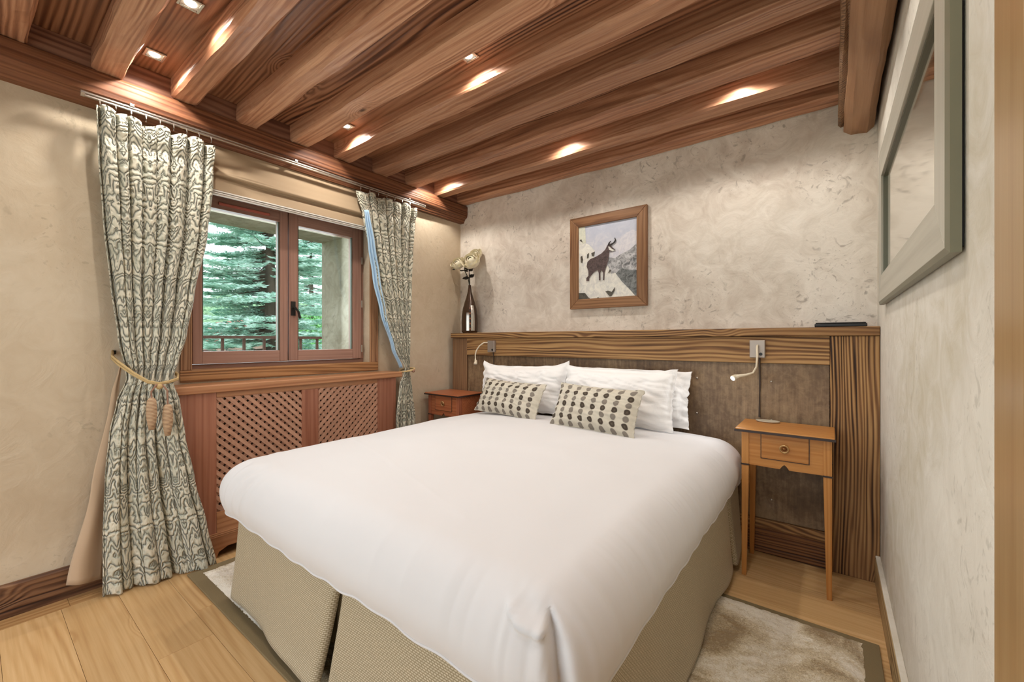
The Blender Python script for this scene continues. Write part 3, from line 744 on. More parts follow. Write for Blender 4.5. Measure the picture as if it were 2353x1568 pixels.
shape('cloud_bank', [(560, 640), (700, 600), (800, 500), (900, 440), (955, 470), (955, 610), (860, 700), (760, 750), (690, 800), (600, 790)], paint('painted_cloud', sr(196, 196, 206), sr(214, 212, 216), 30))
shape('snow_slope', [(215, 560), (280, 600), (350, 625), (430, 700), (420, 780), (600, 900), (640, 1000), (690, 990), (740, 1040), (800, 1130), (900, 1240), (955, 1290), (215, 1322)], snow)
shape('ice_cliff', [(215, 410), (300, 400), (310, 600), (270, 620), (215, 560)], paint('painted_ice', sr(196, 200, 186), sr(214, 214, 196), 30))
shape('dark_gully', [(700, 1000), (760, 930), (850, 950), (955, 960), (955, 1280), (930, 1285), (880, 1220), (780, 1110)], paint('painted_forest', sr(72, 76, 76), sr(130, 134, 134), 30))
for q in ([(225, 575), (248, 555), (270, 600), (250, 592)], [(240, 780), (262, 765), (275, 820), (262, 862), (242, 850)], [(330, 750), (355, 730), (350, 790), (325, 805)], [(385, 735), (430, 715), (420, 775), (395, 770)],
          [(215, 1240), (300, 1240), (340, 1290), (370, 1312), (215, 1320)], [(450, 1312), (475, 1295), (500, 1310)], [(570, 1225), (600, 1215), (650, 1230), (690, 1170), (690, 1210), (650, 1280), (625, 1290)], [(605, 985), (625, 945), (645, 960), (615, 990)]):
    shape('rock', q, drk)
cham = shape('chamois', [(320, 1088), (322, 1050), (350, 1020), (348, 960), (325, 905), (335, 850), (370, 812), (450, 780), (520, 740), (570, 690), (590, 645), (605, 625), (625, 610), (640, 640), (660, 665), (695, 695), (690, 705), (650, 718), (618, 715), (612, 790), (600, 850), (575, 930), (560, 985), (556, 1080), (540, 1080), (542, 985), (520, 955), (505, 985), (508, 1082), (488, 1082), (484, 985), (470, 950), (425, 975), (375, 1030), (358, 1060), (362, 1090)], furm, 'dark brown chamois looking uphill')
shape('muzzle', [(606, 655), (618, 650), (660, 690), (690, 700), (660, 712), (620, 695)], snow)
shape('cheek_stripe', [(622, 645), (634, 645), (668, 684), (690, 696), (664, 690)], furm)
for q in ([(620, 640), (640, 620), (672, 600), (690, 570), (684, 545), (692, 540), (706, 572), (694, 605), (660, 630), (636, 646)], [(598, 640), (612, 605), (640, 580), (646, 586), (626, 610), (612, 642)]): shape('horn', q, plain('painted_horn', sr(40, 36, 36), .5))

# ================================================================== MIRROR ON THE RIGHT WALL
t = thing('wall_mirror', 'large silver-framed mirror hung on the white plaster wall', 'mirror', (XR-.004, 1.86, 1.418))
My0, My1, Mz0, Mz1, xf, xb = 1.134, 2.594, 1.418, 2.110, .1745, .1945
fb = .125
O = [(My0, Mz0), (My1, Mz0), (My1, Mz1), (My0, Mz1)]; I = [(My0+fb, Mz0+fb), (My1-fb, Mz0+fb), (My1-fb, Mz1-fb), (My0+fb, Mz1-fb)]
O2 = [(My0+.02, Mz0+.012), (My1-.02, Mz0+.012), (My1-.02, Mz1-.012), (My0+.02, Mz1-.012)]
for k in range(4):
    m_ = m_silver if k % 2 == 0 else m_silverz
    a, b = k, (k+1) % 4
    bm = bmesh.new(); prism(bm, [O2[a], O2[b], I[b], I[a]], 'x', xf, xb); r_ = obj('frame_rail', at(t, bm), m_, t, bevel=.0015)
    bm = bmesh.new()
    q = [[(xf, *O2[i]), (xf+.004, *O[i]), (xb, *O[i]), (xb, *O2[i])] for i in (a, b)]
    A = [bm.verts.new(v) for v in q[0]]; D = [bm.verts.new(v) for v in q[1]]
    for i in range(4): bm.faces.new((A[i], A[(i+1) % 4], D[(i+1) % 4], D[i]))
    bm.faces.new(A[::-1]); bm.faces.new(D); obj('outer_moulding', at(t, bm), m_olive, r_)
    bm = bmesh.new(); e = .010; J = [(My0+fb+e, Mz0+fb+e), (My1-fb-e, Mz0+fb+e), (My1-fb-e, Mz1-fb-e), (My0+fb+e, Mz1-fb-e)]
    prism(bm, [I[a], I[b], J[b], J[a]], 'x', xf+.008, xb); obj('inner_moulding', at(t, bm), m_sdark, r_)
obj('mirror_glass', at(t, B(xb-.0045, xb-.0015, My0+fb+.004, My1-fb-.004, Mz0+fb+.004, Mz1-fb-.004)), m_mirror, t)
obj('backing_board', at(t, B(xb, XR-.001, My0+.012, My1-.012, Mz0+.012, Mz1-.012)), m_black, t)

# ================================================================== RUG
t = thing('rug', 'cream mottled shaggy rug with olive border under the bed', 'rug', (-1.28, 1.49, 0))
RX0, RX1, RY0, RY1 = -2.72, .155, .715, 2.262
bm = bmesh.new(); bw = .062
for q in ((RX0, RX1, RY0, RY0+bw), (RX0, RX1, RY1-.030, RY1), (RX0, RX0+bw, RY0+bw, RY1-.030), (RX1-bw, RX1, RY0+bw, RY1-.030)): box(bm, q[0], q[1], q[2], q[3], .0005, .010)
obj('border', at(t, bm), m_rugb, t, bevel=.002, label='flat olive-brown fabric border')
bm = bmesh.new()
def f(u, v):
    x = RX0+.055+(RX1-RX0-.11)*u; y = RY0+.055+(RY1-RY0-.085)*v
    e = min(1, min(u, 1-u)*60, min(v, 1-v)*40)
    return (x+nz(y*40, x*40, 3)*.004*(e < 1), y, .0105+.012*e+.004*nz(x*45, y*45)+.003*nz(x*110, y*110))
grid(bm, 420, 240, f)
pl = obj('pile', at(t, bm), m_pile, t, smooth=True, sub='nofix'); pl['kind'] = 'stuff'

# ================================================================== BED
BX0, BX1, BY0, BY1 = -2.285, -.445, .80, 2.835
t = thing('bed', 'double bed with pleated basket-weave valance standing on the rug', 'bed', ((BX0+BX1)/2, (BY0+BY1)/2, 0))
obj('bed_base', at(t, B(BX0+.045, BX1-.045, BY0+.045, BY1, .10, .36)), plain('base_cloth', sr(120, 108, 84), .9), t, bevel=.01)
obj('mattress', at(t, B(BX0+.03, BX1-.03, BY0+.03, BY1, .361, .60)), plain('mattress_ticking', sr(224, 220, 212), .9), t, bevel=.03)
for px in (BX0+.1, BX1-.1):
    for py in (BY0+.1, BY1-.1):
        bm = bmesh.new(); lathe(bm, [(.03, .024), (.03, .099)], 12, px, py); obj('leg', at(t, bm), m_black, t)
def valance(p0, p1, outdir, seed, flare=.035, zt=.50, z0=.038, wav=.010, bowl=0.0, curl=0.0, e0=0.0, e1=0.0, sl=0.0):
    """hanging cloth panel from p0 to p1 (xy), bulging along outdir"""
    p0 = Vector((*p0, 0)); p1 = Vector((*p1, 0)); od = Vector((*outdir, 0)); L_ = (p1-p0).length; dr = (p1-p0)/L_
    bm = bmesh.new()
    def f(u, v):
        h = 1-v
        out = flare*h**1.5+wav*h*math.sin(u*L_*9+seed*2.1)+.006*nz(u*L_*5+seed*3, v*2, seed)*h
        out += bowl*math.sin(PI*u)*h+h*(e0*math.exp(-u*L_/.30)+e1*math.exp(-(1-u)*L_/.30))
        # panel ends turn back into the pleat
        e = min(u, 1-u)*L_
        out -= .028*math.exp(-e/.012)
        along = curl*h*(u-.5)+sl*h*u**3
        z = z0+(zt-z0)*v+.006*h*nz(u*L_*3, seed*5, 1)
        p = p0+dr*(u*L_+along)+od*out
        return (p.x, p.y, z)
    n = max(20, int(L_/.018))
    grid(bm, n, 26, f, lambda u, v: (u*L_+seed*.37, v*.48))
    o = obj('valance_panel', at(t, bm), m_skirt, t, smooth=True, sub='nofix')
    sd = o.modifiers.new('cloth', 'SOLIDIFY'); sd.thickness = .004
    return o
XS = -1.365
valance((BX0, BY0), (XS-.006, BY0), (0, -1), 1, flare=.030, bowl=.012, e1=.055, sl=-.05)
valance((XS+.012, BY0), (BX1, BY0), (0, -1), 2, flare=.030, bowl=.008, e0=.060, curl=.02)
valance((BX1, BY0), (BX1, 2.50), (1, 0), 3, flare=.030)
valance((BX1, 2.512), (BX1, BY1), (1, 0), 4, flare=.040)
valance((BX0, BY1), (BX0, 1.80), (-1, 0), 5)
valance((BX0, 1.79), (BX0, BY0), (-1, 0), 6)
# inner pleat cloths behind the openings
for q, od in ((((XS-.09), BY0+.022, XS+.09, BY0+.022), (0, -1)),):
    valance((q[0], q[1]), (q[2], q[3]), od, 9, flare=.0)

# duvet
DX0, DX1, DY0, DY1 = -2.362, -.400, .715, 2.848
dt = thing('duvet', 'thick smooth white duvet spread over the bed and hanging at the sides', 'duvet', ((DX0+DX1)/2, (DY0+DY1)/2, .45))
cx, cy = (DX0+DX1)/2, (DY0+DY1)/2; hx, hy = (DX1-DX0)/2, (DY1-DY0)/2
Rx, Rz, TM = .150, .145, math.radians(121)
def duvet(u, v):
    a, b = 2*u-1, 2*v-1
    k = .78
    qx = max(0, abs(a)-k)/(1-k); qy = max(0, abs(b)-k)/(1-k)
    fx = min(abs(a), k)/k*(hx-Rx)*(1 if a > 0 else -1); fy = min(abs(b), k)/k*(hy-Rx)*(1 if b > 0 else -1)
    m = max(qx, qy); h = math.hypot(qx, qy)
    dx, dy = (qx/h*(1 if a > 0 else -1), qy/h*(1 if b > 0 else -1)) if h > 1e-6 else (0, 0)
    th = m*TM
    ro = Rx*math.sin(min(th, 1.9)) if th < 1.9 else Rx*math.sin(1.9)-(th-1.9)*.05
    x = cx+fx+dx*ro; y = cy+fy+dy*ro
    drop = Rz*(1-math.cos(th))
    X = (x-cx)/hx; Y = (y-cy)/hy
    crown = max(0, 1-abs(X)**2.6)*.5+.5*max(0, 1-abs(X)**6)
    crown *= max(0, 1-abs(Y)**3)
    z = .664+.060*crown-drop
    # softness
    z += .010*nz(x*1.7, y*1.7, 3)+.004*nz(x*5, y*5, 9)
    # wrinkles running across the rounded edges
    if m > 0:
        s = (x if abs(dy) > abs(dx) else y)
        ang = math.atan2(y-cy, x-cx)
        mm = math.sin(PI*min(1, m))
        c1 = math.hypot(x-DX0, y-DY0)
        amp = .0115*math.exp(-((c1-.10)/.24)**2)
        wv = math.sin(ang*84+5*nz(x*5, y*5, 1))*amp*mm
        rg = 1-abs(nz(s*6.5, 3.1, 4))*3.2; rg = max(0, rg)**2
        wv += rg*.0045*mm*(1 if X > .8 else .5)
        rg2 = max(0, 1-abs(nz(s*17, 7.7, 2))*3.4)**2
        wv -= rg2*.003*mm*sstep(.3, .9, X)
        x += dx*wv; y += dy*wv; z += wv*.6
        hem = sstep(.85, 1, m); z += hem*(.010*nz(x*4, y*4, 5))+hem*.004*math.sin(ang*40)
    # long faint pressing crease on the top
    cr = y-(1.28+(.92-1.28)*(x+2.0)/1.2)
    if -2.1 < x < -.9: z += .0022*math.exp(-(cr/.008)**2)*(.5+nz(x*9, 1, 1))
    # pinched tuck at the corner nearest the camera
    if x > -.72 and y < 1.0:
        fi = math.degrees(math.atan2(y-.865, x+.545)); r_ = math.hypot(y-.865, x+.545)
        out = Vector((x+.545, y-.865)).normalized() if r_ > 1e-5 else Vector((0, 0))
        rg = sstep(.05, .13, r_)
        fc = -66+16*sstep(.70, .58, z)+5*sstep(.58, .45, z)
        zz = sstep(.705, .66, z)
        g = -.040*math.exp(-((fi-fc)/6.0)**2)*zz*rg
        g += .012*math.exp(-((fi-fc+15)/8.0)**2)*zz*rg+.008*math.exp(-((fi-fc-14)/9.0)**2)*zz*rg
        q = (x+.520)/.078
        if abs(q) < 1.25:
            zc = .618+.026*q*q; w2 = max(0, 1-(abs(q)/1.25)**4)*sstep(fc-3, fc-13, fi)
            g += w2*rg*(.024*math.exp(-((z-zc)/.010)**2)-.030*math.exp(-((z-zc-.030)/.016)**2)+.004*math.sin(fi*.9)*math.exp(-((z-zc-.04)/.02)**2))
        x += out.x*g; y += out.y*g
    return (x, y, z)
bm = bmesh.new(); grid(bm, 300, 300, duvet)
bmesh.ops.translate(bm, vec=-Vector(dt.location), verts=bm.verts)
o = obj('duvet_cover', bm, m_duvet, dt, smooth=True, sub='nofix'); sd = o.modifiers.new('cloth', 'SOLIDIFY'); sd.thickness = .006
# seam piping along the hem
bm = bmesh.new(); N_ = 400; pts = []
for i in range(N_):
    s = i/N_*4; k = int(s); f_ = s-k
    u, v = [(f_, 0), (1, f_), (1-f_, 1), (0, 1-f_)][k]
    pts.append(duvet(u, v))
tube(bm, pts, .0045, 6, closed=True); bmesh.ops.translate(bm, vec=-Vector(dt.location), verts=bm.verts)
obj('hem', bm, m_duvet, dt, smooth=True)

# pillows
def pillow_shape(W, H, T, flange, seed, n=56, wr=.006, pts=None, ear=.0, droop=0.0):
    def half(sgn):
        def f(u, v):
            a, b = 2*u-1, 2*v-1
            k = 1-flange/(W/2); kb = 1-flange/(H/2)
            A = min(1, abs(a)/k); Bb = min(1, abs(b)/kb)
            t = (max(0, 1-A**2.4)**.5)*(max(0, 1-Bb**2.4)**.5)
            # edges pulled in between the corners
            px = a*W/2*(1-.045*(1-b*b)); pz = b*H/2*(1-.07*(1-a*a))+ear*(abs(a)**6)*(1 if b > 0 else 0)*abs(b)**4
            y = sgn*(T/2*t+.0018)
            y -= wr*1.3*sgn*t**.5*max(0, 1-abs(nz(a*2.0+seed*2, b*6+a*2, seed))*4.5)
            y += wr*t*sgn*(nz(a*3+seed, b*3, seed)*1.6+.8*math.sin((a*7+b*4)*3+seed*3+3*nz(a*2, b*2, seed))*abs(a)**2)
            if flange and (A >= 1 or Bb >= 1): y += .012*nz(a*6+seed, b*6, 3)
            pz += wr*.8*nz(a*5+seed, 2, b*2); px += wr*nz(b*6, seed, a)
            pz -= droop*abs(a)**3*max(0, b)
            return (px, y, pz)
        return f
    return half
def pillow(nm, label, loc, rz, lean, W, H, T, flange, seed, mat, group, roll=0, wr=.006, ear=0, droop=0, u0=0, cat='pillow'):
    M = Matrix.Rotation(rz, 4, 'Z') @ Matrix.Rotation(lean, 4, 'X') @ Matrix.Rotation(roll, 4, 'Y')
    t = thing(nm, label, cat, loc, 0, group, rot=M.to_euler())
    hf = pillow_shape(W, H, T, flange, seed, wr=wr, ear=ear, droop=droop)
    off = lambda p: (p[0], p[1], p[2]+H/2)
    for s, n2 in ((-1, 'front_panel'), (1, 'back_panel')):
        bm = bmesh.new(); g = hf(s); grid(bm, 64, 44, lambda u, v: off(g(u, v)), lambda u, v: (u*W+u0, v*H+.008))
        o = obj(n2, bm, mat, t, smooth=True, sub='nofix')
    bm = bmesh.new(); g = hf(1); pts = []
    k = 1; N_ = 160
    for i in range(N_):
        s = i/N_*4; q = int(s); f_ = s-q
        u, v = [(f_, 0), (1, f_), (1-f_, 1), (0, 1-f_)][q]; pts.append(off(g(u, v)))
    tube(bm, pts, .003, 6, closed=True); obj('seam', bm, mat, t, smooth=True)
    return t
PG = 'white pillows'
pillow('pillow', 'white pillow propped behind the other white one nearest the honey nightstand', (-1.13, 2.735, .700), math.radians(-2), math.radians(-10), .86, .37, .13, .040, 4, m_pillow, PG, wr=.010, ear=.02, droop=.03)
pillow('pillow', 'plump white pillow directly behind the right-hand dotted cushion', (-1.150, 2.575, .700), math.radians(-3), math.radians(-14), .80, .375, .19, .016, 2, m_pillow, PG, wr=.008, ear=.01)
pillow('pillow', 'white pillow beneath the unlit reading light on the window side', (-1.97, 2.66, .690), math.radians(2), math.radians(-13), .82, .375, .19, .016, 7, m_pillow, PG, wr=.010, ear=.035, roll=math.radians(-1.5))
pillow('pillow', 'white pillow lying back behind the window-side pillow', (-1.93, 2.765, .700), math.radians(0), math.radians(-8), .78, .33, .11, .03, 11, m_pillow, PG, wr=.008)
CG = 'dotted cushions'
pillow('cushion', 'grey and brown dotted cushion on the window side of the bed', (-1.895, 2.365, .712), math.radians(-4), math.radians(-28), .60, .27, .13, .008, 5, m_dots, CG, wr=.006, u0=.013, cat='cushion', roll=math.radians(1.5))
pillow('cushion', 'dark dotted cushion in front of the plump white pillow, nearest the camera', (-1.155, 2.26, .712), math.radians(-5), math.radians(-26), .58, .285, .13, .008, 8, m_dots, CG, wr=.006, u0=.02, cat='cushion', roll=math.radians(1.0))

# ================================================================== RADIATOR COVER
RC = -2.812
t = thing('radiator_cover', 'red-brown wooden radiator cover with diagonal lattice below the window', 'radiator cover', (-2.89, 1.42, 0))
RY0_, RY1_ = .702, 2.125
obj('shelf_board', at(t, B(XW+.001, RC+.022, .655, 2.172, .955, 1.000)), wRadY, t, bevel=.006, label='thick shelf board catching the daylight')
Z0r, Z1r = 0.0, .9545
stx = (RC-.024, RC)
obj('stile', at(t, B(*stx, RY0_, .878, .13, Z1r)), wRadZ, t, bevel=.002)
obj('stile', at(t, B(*stx, 1.366, 1.480, .262, .922)), wRadZ, t, bevel=.002)
obj('stile', at(t, B(*stx, 1.952, RY1_, .13, Z1r)), wRadZ, t, bevel=.002)
obj('rail', at(t, B(*stx, .8785, 1.9515, .9225, Z1r)), wRadY, t, bevel=.002)
obj('rail', at(t, B(*stx, .8785, 1.9515, .13, .2615)), wRadY, t, bevel=.002)
obj('end_panel', at(t, B(XW+.001, RC-.0245, RY0_, RY0_+.022, 0, Z1r)), wRadZ, t)
obj('end_panel', at(t, B(XW+.001, RC-.0245, RY1_-.022, RY1_, 0, Z1r)), wRadZ, t)
for y0, y1, z0, z1 in ((.8785, 1.3655, .262, .922), (1.4805, 1.9515, .262, .922)):
    pass
# plinth with arch cut-outs and three-line moulding
pts = [(RY0_-.006, 0), (RY0_+.17, 0), (RY0_+.185, .035), (RY0_+.23, .055), (1.19, .055), (1.235, .035), (1.25, 0), (1.58, 0), (1.595, .035), (1.64, .055), (RY1_-.23, .055), (RY1_-.185, .035), (RY1_-.17, 0), (RY1_+.006, 0), (RY1_+.006, .118), (RY0_-.006, .118)]
bm = bmesh.new(); prism(bm, pts, 'x', RC-.024, RC+.010); obj('plinth', at(t, bm), wRadY, t)
for z, d in ((.1185, .012), (.1275, .008), (.136, .004)):
    obj('moulding', at(t, B(RC-.001, RC+d, RY0_-.006, RY1_+.006, z, z+.0075)), wRadY, t, bevel=.002)
# lattice, clipped in its frame
def clip_slat(c, s, y0, y1, z0, z1):
    """line z = s*(y-c)+z0 inside the rectangle; returns two end points"""
    ends = []
    for z in (z0, z1):
        y = c+(z-z0)/s
        if y0 <= y <= y1: ends.append((y, z))
    for y in (y0, y1):
        z = z0+s*(y-c)
        if z0 < z < z1: ends.append((y, z))
    return ends[:2] if len(ends) >= 2 else None
def lattice(y0, y1, z0, z1, front):
    pitch, wd, th = .0485, .0215, .007
    for s, x in ((front, RC-.010), (-front, RC-.0175)):
        c = y0-(z1-z0)-.2
        while c < y1+(z1-z0)+.2:
            e = clip_slat(c, s, y0, y1, z0, z1)
            if e:
                (ya, za), (yb, zb) = e; L_ = math.hypot(yb-ya, zb-za)
                if L_ > .03:
                    d = Vector((0, (yb-ya)/L_, (zb-za)/L_)); n_ = Vector((0, -d.z, d.y))*wd/2
                    bm = bmesh.new(); A = Vector((x, ya, za)); D = Vector((x, yb, zb)); T = Vector((th, 0, 0))
                    sh = d*wd*.5
                    v = [bm.verts.new(q) for q in (A-n_, A+n_, D+n_, D-n_, A-n_+T, A+n_+T, D+n_+T, D-n_+T)]
                    for f in ((3, 2, 1, 0), (4, 5, 6, 7), (0, 1, 5, 4), (1, 2, 6, 5), (2, 3, 7, 6), (3, 0, 4, 7)): bm.faces.new([v[i] for i in f])
                    obj('lattice_slat', at(t, bm), wLat, t)
            c += pitch
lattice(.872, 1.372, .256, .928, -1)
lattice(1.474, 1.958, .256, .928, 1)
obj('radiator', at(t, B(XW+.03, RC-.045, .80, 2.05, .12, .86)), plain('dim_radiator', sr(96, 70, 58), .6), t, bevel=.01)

# ================================================================== BLIND
t = thing('roman_blind', 'raised beige roman blind with white bottom rail over the window', 'blind', (-2.94, 1.37, 2.43))
bm = bmesh.new(); zt_, zb = 2.430, 2.135
BYa, BYb = .745, 2.02
prf = [(2.430, -2.945), (2.40, -2.943), (2.36, -2.936), (2.31, -2.928), (2.27, -2.915), (2.249, -2.905), (2.243, -2.908), (2.241, -2.920), (2.244, -2.934), (2.230, -2.936), (2.20, -2.926), (2.17, -2.918), (2.150, -2.912)]
def f(u, v):
    k = v*(len(prf)-1); i = min(int(k), len(prf)-2); fr = k-i
    z = prf[i][0]+(prf[i+1][0]-prf[i][0])*fr; x = prf[i][1]+(prf[i+1][1]-prf[i][1])*fr
    y = BYa+(BYb-BYa)*u
    s = math.exp(-(u/.35)**2); x += .020*s*math.sin(y*9-z*26)*min(1, (2.43-z)*14)*(1 if z > 2.26 else .45)
    return (x, y, z)
grid(bm, 90, 60, f); o = obj('cloth', at(t, bm), m_blind, t, smooth=True, sub='nofix'); sd = o.modifiers.new('cloth', 'SOLIDIFY'); sd.thickness = .003
for k, z in enumerate((2.118, 2.127, 2.138)):
    obj('bottom_rail', at(t, B(-2.916, -2.902+.004*k, BYa, BYb, z, z+.0085)), m_white, t, bevel=.002)
obj('head_rail', at(t, B(-2.966, -2.948, BYa, BYb, 2.395, 2.424)), m_white, t)

# ================================================================== CURTAINS
t_rail = thing('curtain_rail', 'slim chrome curtain rail under the beam above the window', 'curtain rail', (-2.862, 1.4, 2.43))
for z in (2.432, 2.446):
    obj('rail_tube', at(t_rail, B(-2.868, -2.856, .336, 2.47, z, z+.009)), m_chrome, t_rail, bevel=.002)
for y in (.338, 2.462):
    bm = bmesh.new(); tube(bm, [(-2.862, y-.004, 2.443), (-2.862, y+.010, 2.443)], .014, 12); obj('end_cap', at(t_rail, bm), m_chrome, t_rail)
for y in (.52, 1.35, 2.30): obj('bracket', at(t_rail, B(-2.90, -2.853, y-.01, y+.01, 2.455, 2.470)), m_chrome, t_rail, bevel=.002)
for i in range(16):
    y = (.40+.058*i) if i < 9 else (1.83+.078*(i-9))
    bm = bmesh.new(); tube(bm, [(-2.853, y, 2.433), (-2.847, y, 2.415), (-2.852, y, 2.398)], .0028, 6); obj('glider', at(t_rail, bm), m_chrome, t_rail)

def curtain(L, R, XCt, XA, folds, width, ztop, zbot, seed, tiez, nu=260, nv=200, pleats=6):
    """L,R: tables z -> y of the two edges; XCt: z -> x centre (left edge,right edge); XA: z -> fold depth"""
    def f(u, v):
        z = zbot+(ztop-zbot)*v
        yl = lerp_pts(L, z); yr = lerp_pts(R, z)
        xa = lerp_pts(XA, z)
        x0, x1 = lerp_pts(XCt[0], z), lerp_pts(XCt[1], z)
        dn = sstep(ztop-.02, ztop-.35, z)
        uw = u+.085*nz(u*4+seed, 2.2, seed)+.028*nz(u*9+seed, z*.8, 1)
        low = sstep(tiez-.10, tiez-.55, z)
        ph = 2*PI*folds*uw+1.2*nz(u*3+seed, z*.7, seed)
        s = 2*abs(math.sin(ph*.5))**.75-1.15
        phl = 2*PI*folds*.34*uw+seed
        s = s*(1-.60*low)+1.05*low*(2*abs(math.sin(phl*.5))**.7-1.1)
        s2 = .16*math.sin(ph*1.5+1.3+2*nz(z*1.3, seed, u*2))*(1-.6*low)
        # sideways shift of folds: denser, overlapping
        y = yl+(yr-yl)*(u-.016*math.sin(ph+.3)-.010*low*math.sin(phl))
        x = x0+(x1-x0)*u+xa*(s+s2*dn)*.8
        # pinch pleats just below the heading
        pz = math.exp(-((z-(ztop-.14))/.035)**2)
        x -= xa*.55*s*pz
        puff = math.exp(-((z-(ztop-.055))/.05)**2); x += .010*puff*abs(math.sin(ph))
        x += .006*nz(u*14+seed, z*5, 3)
        z2 = z
        if v > .90: z2 += (.010*math.sin(ph*.5+seed)+.030*nz(u*8+seed, 5.5, 2)-.012)*((v-.90)/.10)
        if v < .04: z2 += .006*math.sin(ph)*(1-v/.04)
        return (x, y, max(z2, .004))
    bm = bmesh.new()
    grid(bm, nu, nv, f, lambda u, v: (u*width+seed, v*(ztop-zbot)))
    return bm
cg = 'patterned window curtains'
t = thing('curtain', 'big left curtain of raised grey-green damask gathered by a tieback, reaching the floor', 'curtain', (-2.82, .60, 0), group=cg)
LL = [(0, .402), (.30, .403), (.58, .412), (.79, .428), (.95, .455), (1.06, .492), (1.10, .490), (1.26, .462), (1.54, .437), (1.86, .413), (2.21, .392), (2.40, .383)]
LR = [(0, .845), (.24, .800), (.495, .748), (.74, .709), (.93, .688), (1.02, .668), (1.07, .672), (1.14, .692), (1.28, .732), (1.50, .770), (1.85, .833), (2.15, .860), (2.40, .872)]
X0 = [(0, -2.830), (1.0, -2.82), (1.07, -2.83), (1.6, -2.865), (2.4, -2.862)]; X1 = [(0, -2.735), (.9, -2.752), (1.05, -2.775), (1.3, -2.80), (1.8, -2.835), (2.4, -2.858)]
XA = [(0, .042), (.5, .036), (.95, .022), (1.04, .014), (1.12, .020), (1.6, .040), (2.2, .040), (2.4, .034)]
bm = curtain(LL, LR, (X0, X1), XA, 8, 1.45, 2.405, .008, 1.7, 1.05, 280, 220)
o = obj('cloth', at(t, bm), m_damask, t, smooth=True, sub='nofix'); sd = o.modifiers.new('cloth', 'SOLIDIFY'); sd.thickness = .003
bm = bmesh.new()
def f(u, v):
    z = .078+(1.14-.078)*v
    yl = lerp_pts([(.078, .292), (.5, .375), (.97, .449), (1.14, .485)], z); yr = lerp_pts([(.078, .42), (.97, .48), (1.14, .49)], z)
    return (-2.915+.018*math.sin(u*4)*(1-v)+.006*nz(u*2, v*4), yl+(yr-yl)*u, z-.03*u*(1-v))
grid(bm, 12, 40, f); o = obj('lining', at(t, bm), m_lining, t, smooth=True, sub='nofix', label='plain beige lining flaring out behind'); sd = o.modifiers.new('cloth', 'SOLIDIFY'); sd.thickness = .002
t = thing('curtain', 'narrower damask curtain nearest the vase, tied at the radiator shelf', 'curtain', (-2.84, 2.15, 0), group=cg)
RL = [(0, 2.09), (.63, 2.105), (.9, 2.147), (.99, 2.19), (1.03, 2.200), (1.19, 2.118), (1.47, 2.015), (1.74, 1.945), (2.0, 1.898), (2.2, 1.862), (2.40, 1.812)]
RR = [(0, 2.40), (.61, 2.35), (.82, 2.317), (1.0, 2.289), (1.38, 2.303), (1.75, 2.317), (2.09, 2.340), (2.42, 2.380)]
bm = curtain(RL, RR, ([(0, -2.80), (1, -2.785), (1.1, -2.80), (2.4, -2.862)], [(0, -2.83), (1, -2.85), (2.4, -2.86)]), [(0, .03), (.9, .018), (1.0, .010), (1.1, .014), (1.6, .028), (2.4, .028)], 7, 1.15, 2.415, .008, 4.1, 1.0, 220, 180)
o = obj('cloth', at(t, bm), m_damask, t, smooth=True, sub='nofix'); sd = o.modifiers.new('cloth', 'SOLIDIFY'); sd.thickness = .003
bm = bmesh.new()
def f(u, v):
    z = 1.03+(2.25-1.03)*v
    e = lerp_pts(RL, z)
    wd = .010+.036*math.sin(PI*min(1, (1-v)*1.25+.05))**.8
    return (-2.835+.012*math.sin(u*14)+.02*u, e-.022*(1-v)+wd*(u-.30), z)
grid(bm, 16, 60, f); o = obj('lining', at(t, bm), m_lining2, t, smooth=True, sub='nofix', label='white lining with daylight blue in its colour, along the window edge'); sd = o.modifiers.new('cloth', 'SOLIDIFY'); sd.thickness = .002

# tiebacks
t = thing('tieback', 'gold rope tieback with two ribbed tassels round the big left curtain', 'tieback', (-2.80, .58, 1.06), group='curtain tiebacks')
for k, dz in enumerate((0, .014)):
    bm = bmesh.new()
    tube(bm, [(-2.966, .465, 1.185+dz), (-2.90, .452, 1.160+dz), (-2.83, .466, 1.130+dz), (-2.775, .510, 1.080+dz*.8), (-2.745, .560, 1.040+dz*.5), (-2.732, .600, 1.030+dz*.3), (-2.735, .640, 1.035+dz*.3), (-2.765, .685, 1.045+dz*.4), (-2.82, .70, 1.06+dz*.6), (-2.87, .69, 1.08+dz), (-2.93, .62, 1.12+dz), (-2.966, .53, 1.17+dz)], .0058, 8)
    obj('rope', at(t, bm), m_rope, t, smooth=True)
for y, zt2, L_ in ((.566, .965, .160), (.630, .925, .160)):
    bm = bmesh.new(); lathe(bm, [(.010, zt2), (.018, zt2-.012), (.021, zt2-.045), (.022, zt2-.085), (.018, zt2-.12), (.012, zt2-L_)], 18, -2.705, y); ts = obj('tassel', at(t, bm), m_tassel, t, smooth=True)
    bm = bmesh.new(); tube(bm, [(-2.722, .600+(.01 if y > .6 else -.01), 1.030), (-2.712, y, .995), (-2.705, y, zt2)], .0040, 6); obj('cord', at(t, bm), m_taupe, ts)
bm = bmesh.new(); bmesh.ops.create_icosphere(bm, subdivisions=2, radius=.016, matrix=Matrix.Translation((-2.728, .602, 1.018))); obj('knot', at(t, bm), m_rope, t, smooth=True)
bm = bmesh.new(); tube(bm, [(XW+.001, .47, 1.185), (-2.955, .47, 1.185), (-2.95, .47, 1.20)], .006, 8); obj('hook', at(t, bm), m_blackm, t)
t = thing('tieback', 'brown cord tieback round the curtain nearest the vase', 'tieback', (-2.82, 2.24, 1.01), group='curtain tiebacks')
bm = bmesh.new(); n = 20
